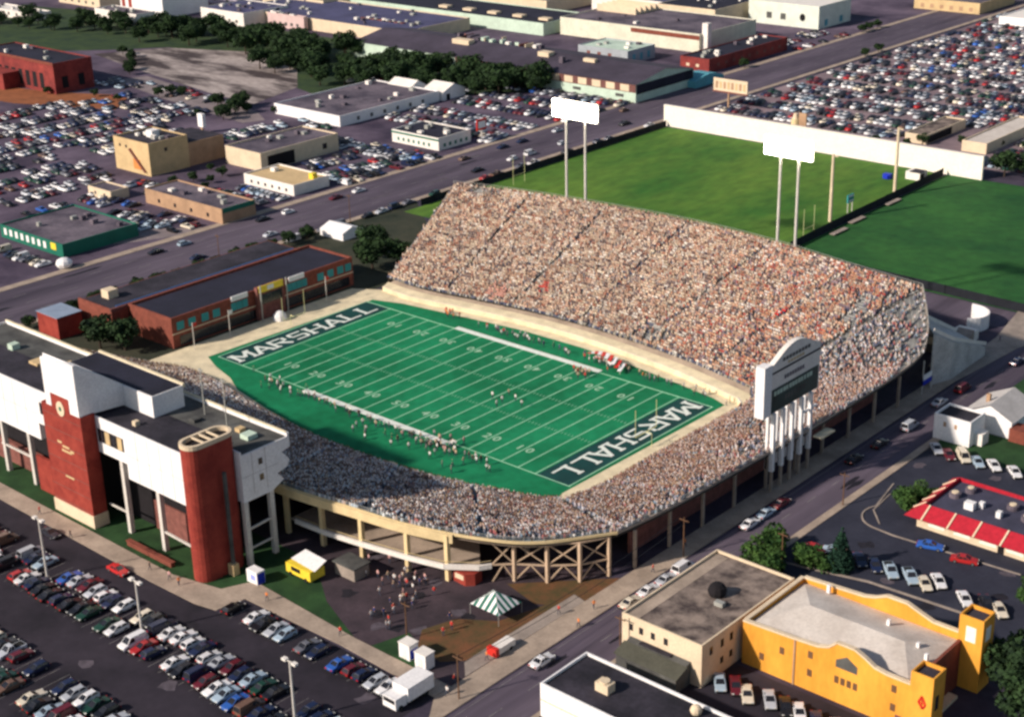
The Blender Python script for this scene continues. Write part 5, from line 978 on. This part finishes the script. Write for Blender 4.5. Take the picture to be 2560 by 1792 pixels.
t=thing('box_truck',(82,-94.8,0),'large white box truck parked at the right end of the row by the pavement','truck'); P('cargo_box',t,(79.6,83,-97,-91.4,.9,3.3,WHITE)); P('cab',t,(79.9,82.7,-99.4,-97.05,.5,2.4,WHITE)); P('windscreen',t,(80.1,82.5,-99.44,-99.4,1.5,2.2,GLASS))
for x in (79.8,82.6):
    for y in (-98.4,-93): MB().extr([(y+.5*math.cos(a*.6283),.5+.5*math.sin(a*.6283)) for a in range(10)],'x',x,x+.25,TYRE).build('wheel',t)
# avenue traffic and lots nearest the stadium
row(-40,235,-110.2+.0,'the avenue kerb by the stadium','cars at the stadium side of the avenue',.5,rot=math.pi/2,step=6,axis='y',parts=False)
row(-30,240,-119,'the near lane of the avenue','cars in the near lane of the avenue',.36,rot=math.pi/2,step=9,axis='y',parts=False)
row(-30,240,-133,'the far lane of the avenue','cars in the far lane of the avenue',.36,rot=math.pi/2,step=10,axis='y',parts=False)
row(-172,-143,-12,'the row before the green store','cars in front of the green-fronted store',.85,axis='x',parts=False)
row(24,42,-146,'the row behind the green store','cars behind the green-fronted store',.8,rot=0,axis='y',parts=False)
row(-170,-143,67,'the row behind the brown shop','cars between the brown and white shops',.7,axis='x',parts=False)
row(-168,-143,74,'the row by the white shop','cars in front of the white low shop',.85,axis='x',parts=False)
row(97,146,-143.4,'the row by the green-trimmed restaurant','cars along the avenue before the restaurant',.75,rot=0,axis='y',parts=False)
print('cars so far',CARN[0])
def lot(x0,x1,y0,y1,axis,fill,pitch=(5.2,10.6)):
    a0,a1,b0,b1=(x0,x1,y0,y1) if axis=='x' else (y0,y1,x0,x1); b=b0+2.5; k=0
    while b<b1:
        u=a0+1.3
        while u<a1:
            if rng.random()<fill: 
                X,Y=(u,b) if axis=='x' else (b,u); FAR.append((X+rng.normal(0,.15),Y+rng.normal(0,.3),.03,(math.pi/2 if axis=='x' else 0)+rng.normal(0,.05)+math.pi*(rng.random()<.5)))
            u+=2.7
        b+=pitch[k%2]; k+=1
for a in [(-330,-238,72,112,'y',.82),(-322,-262,112,140,'y',.75),(-236,-206,14,60,'y',.6),(-260,-226,10,60,'y',.6),(-300,-262,20,70,'y',.7),(-202,-182,50,64,'x',.5),(-158,-146,98,142,'y',.75),(-174,-160,98,140,'y',.6),(-202,-142,170,200,'x',.78),(-198,-140,206,246,'x',.8),(-352,-300,142,158,'y',.55),(-200,-184,130,146,'x',.4),(-232,-200,98,112,'x',.3),
          (-106,-28,240,300,'x',.86),(-28,-4,288,330,'x',.8),(8,110,240,330,'x',.84),(-106,110,302,480,'x',.84),(-130+22,-98+60,486,560,'x',.5),(-500,-470,294,330,'x',.4),(-162,-142,376,420,'y',.4),(-204,-150,32,42,'x',.35),(-176,-141,166,178,'x',.6),(-230,-204,100,150,'y',.5),(-202,-146,128,146,'x',.6),(-178,-150,24,40,'x',.5),(-200,-186,12,36,'y',.6),(-140,-139.9,60,61,'x',0),(-300,-262,146,160,'x',.4),(-262,-206,208,244,'x',.35)]: lot(*a)
FA=np.array(FAR); d=np.linalg.norm(FA[:,:2]-np.array([CX,CY]),axis=1); o_=np.argsort(d); nidx=o_[:max(0,300-CARN[0])]
for i in nidx:
    cn,cc,_=rc(); x,y=FA[i,:2]; car(x,y,FA[i,3],cc,'sedan',f'{cn} sedan in the packed lot beside the avenue left of centre','cars in the lots across the avenue',False)
keep=np.ones(len(FA),bool); keep[nidx]=False; FA=FA[keep]
TV=[];TFc=[];TK=[]
def addx(vs,k,top=True):
    b=len(TV); TV.extend(vs); TK.extend([k]*8); TFc.extend([(b,b+1,b+5,b+4),(b+1,b+2,b+6,b+5),(b+2,b+3,b+7,b+6),(b+3,b,b+4,b+7),(b+4,b+5,b+6,b+7)])
addx(hexa(-2.35,2.35,-.88,.88,.28,.92,.95,.9),0); addx(hexa(-1.5,1.2,-.8,.8,.92,1.36,.72,.8),1); addx(hexa(-1.0,.7,-.62,.62,1.37,1.42,.95,.95),0); addx(hexa(-2.0,2.0,-.86,.86,.03,.3,1,1),2)
def carcol(n,TK):
    w=np.array([c[2] for c in CC],float); w[0]*=1.3; w[6]*=2.0; w[7]*=3.0; w/=w.sum(); C=np.array([c[1] for c in CC])[rng.choice(len(CC),n,p=w)]*rng.uniform(.85,1.1,(n,1)); out=np.zeros((n,len(TK),3))
    out[:,TK==0]=C[:,None]; out[:,TK==1]=(.03,.03,.04); out[:,TK==2]=(.01,.01,.01); return np.clip(out,0,.88)
sc=np.stack([rng.uniform(.9,1.08,len(FA)),rng.uniform(.95,1.06,len(FA)),rng.choice([.97,1.0,1.35],len(FA),p=[.5,.35,.15])],1)
o=bulk('distant_parked_cars',TV,TFc,TK,FA,carcol,CARS,sc); o['kind']='stuff'; o['label']='hundreds of distant parked cars filling the far car lots'; print('far cars',len(FA),'objects',len(bpy.data.objects))
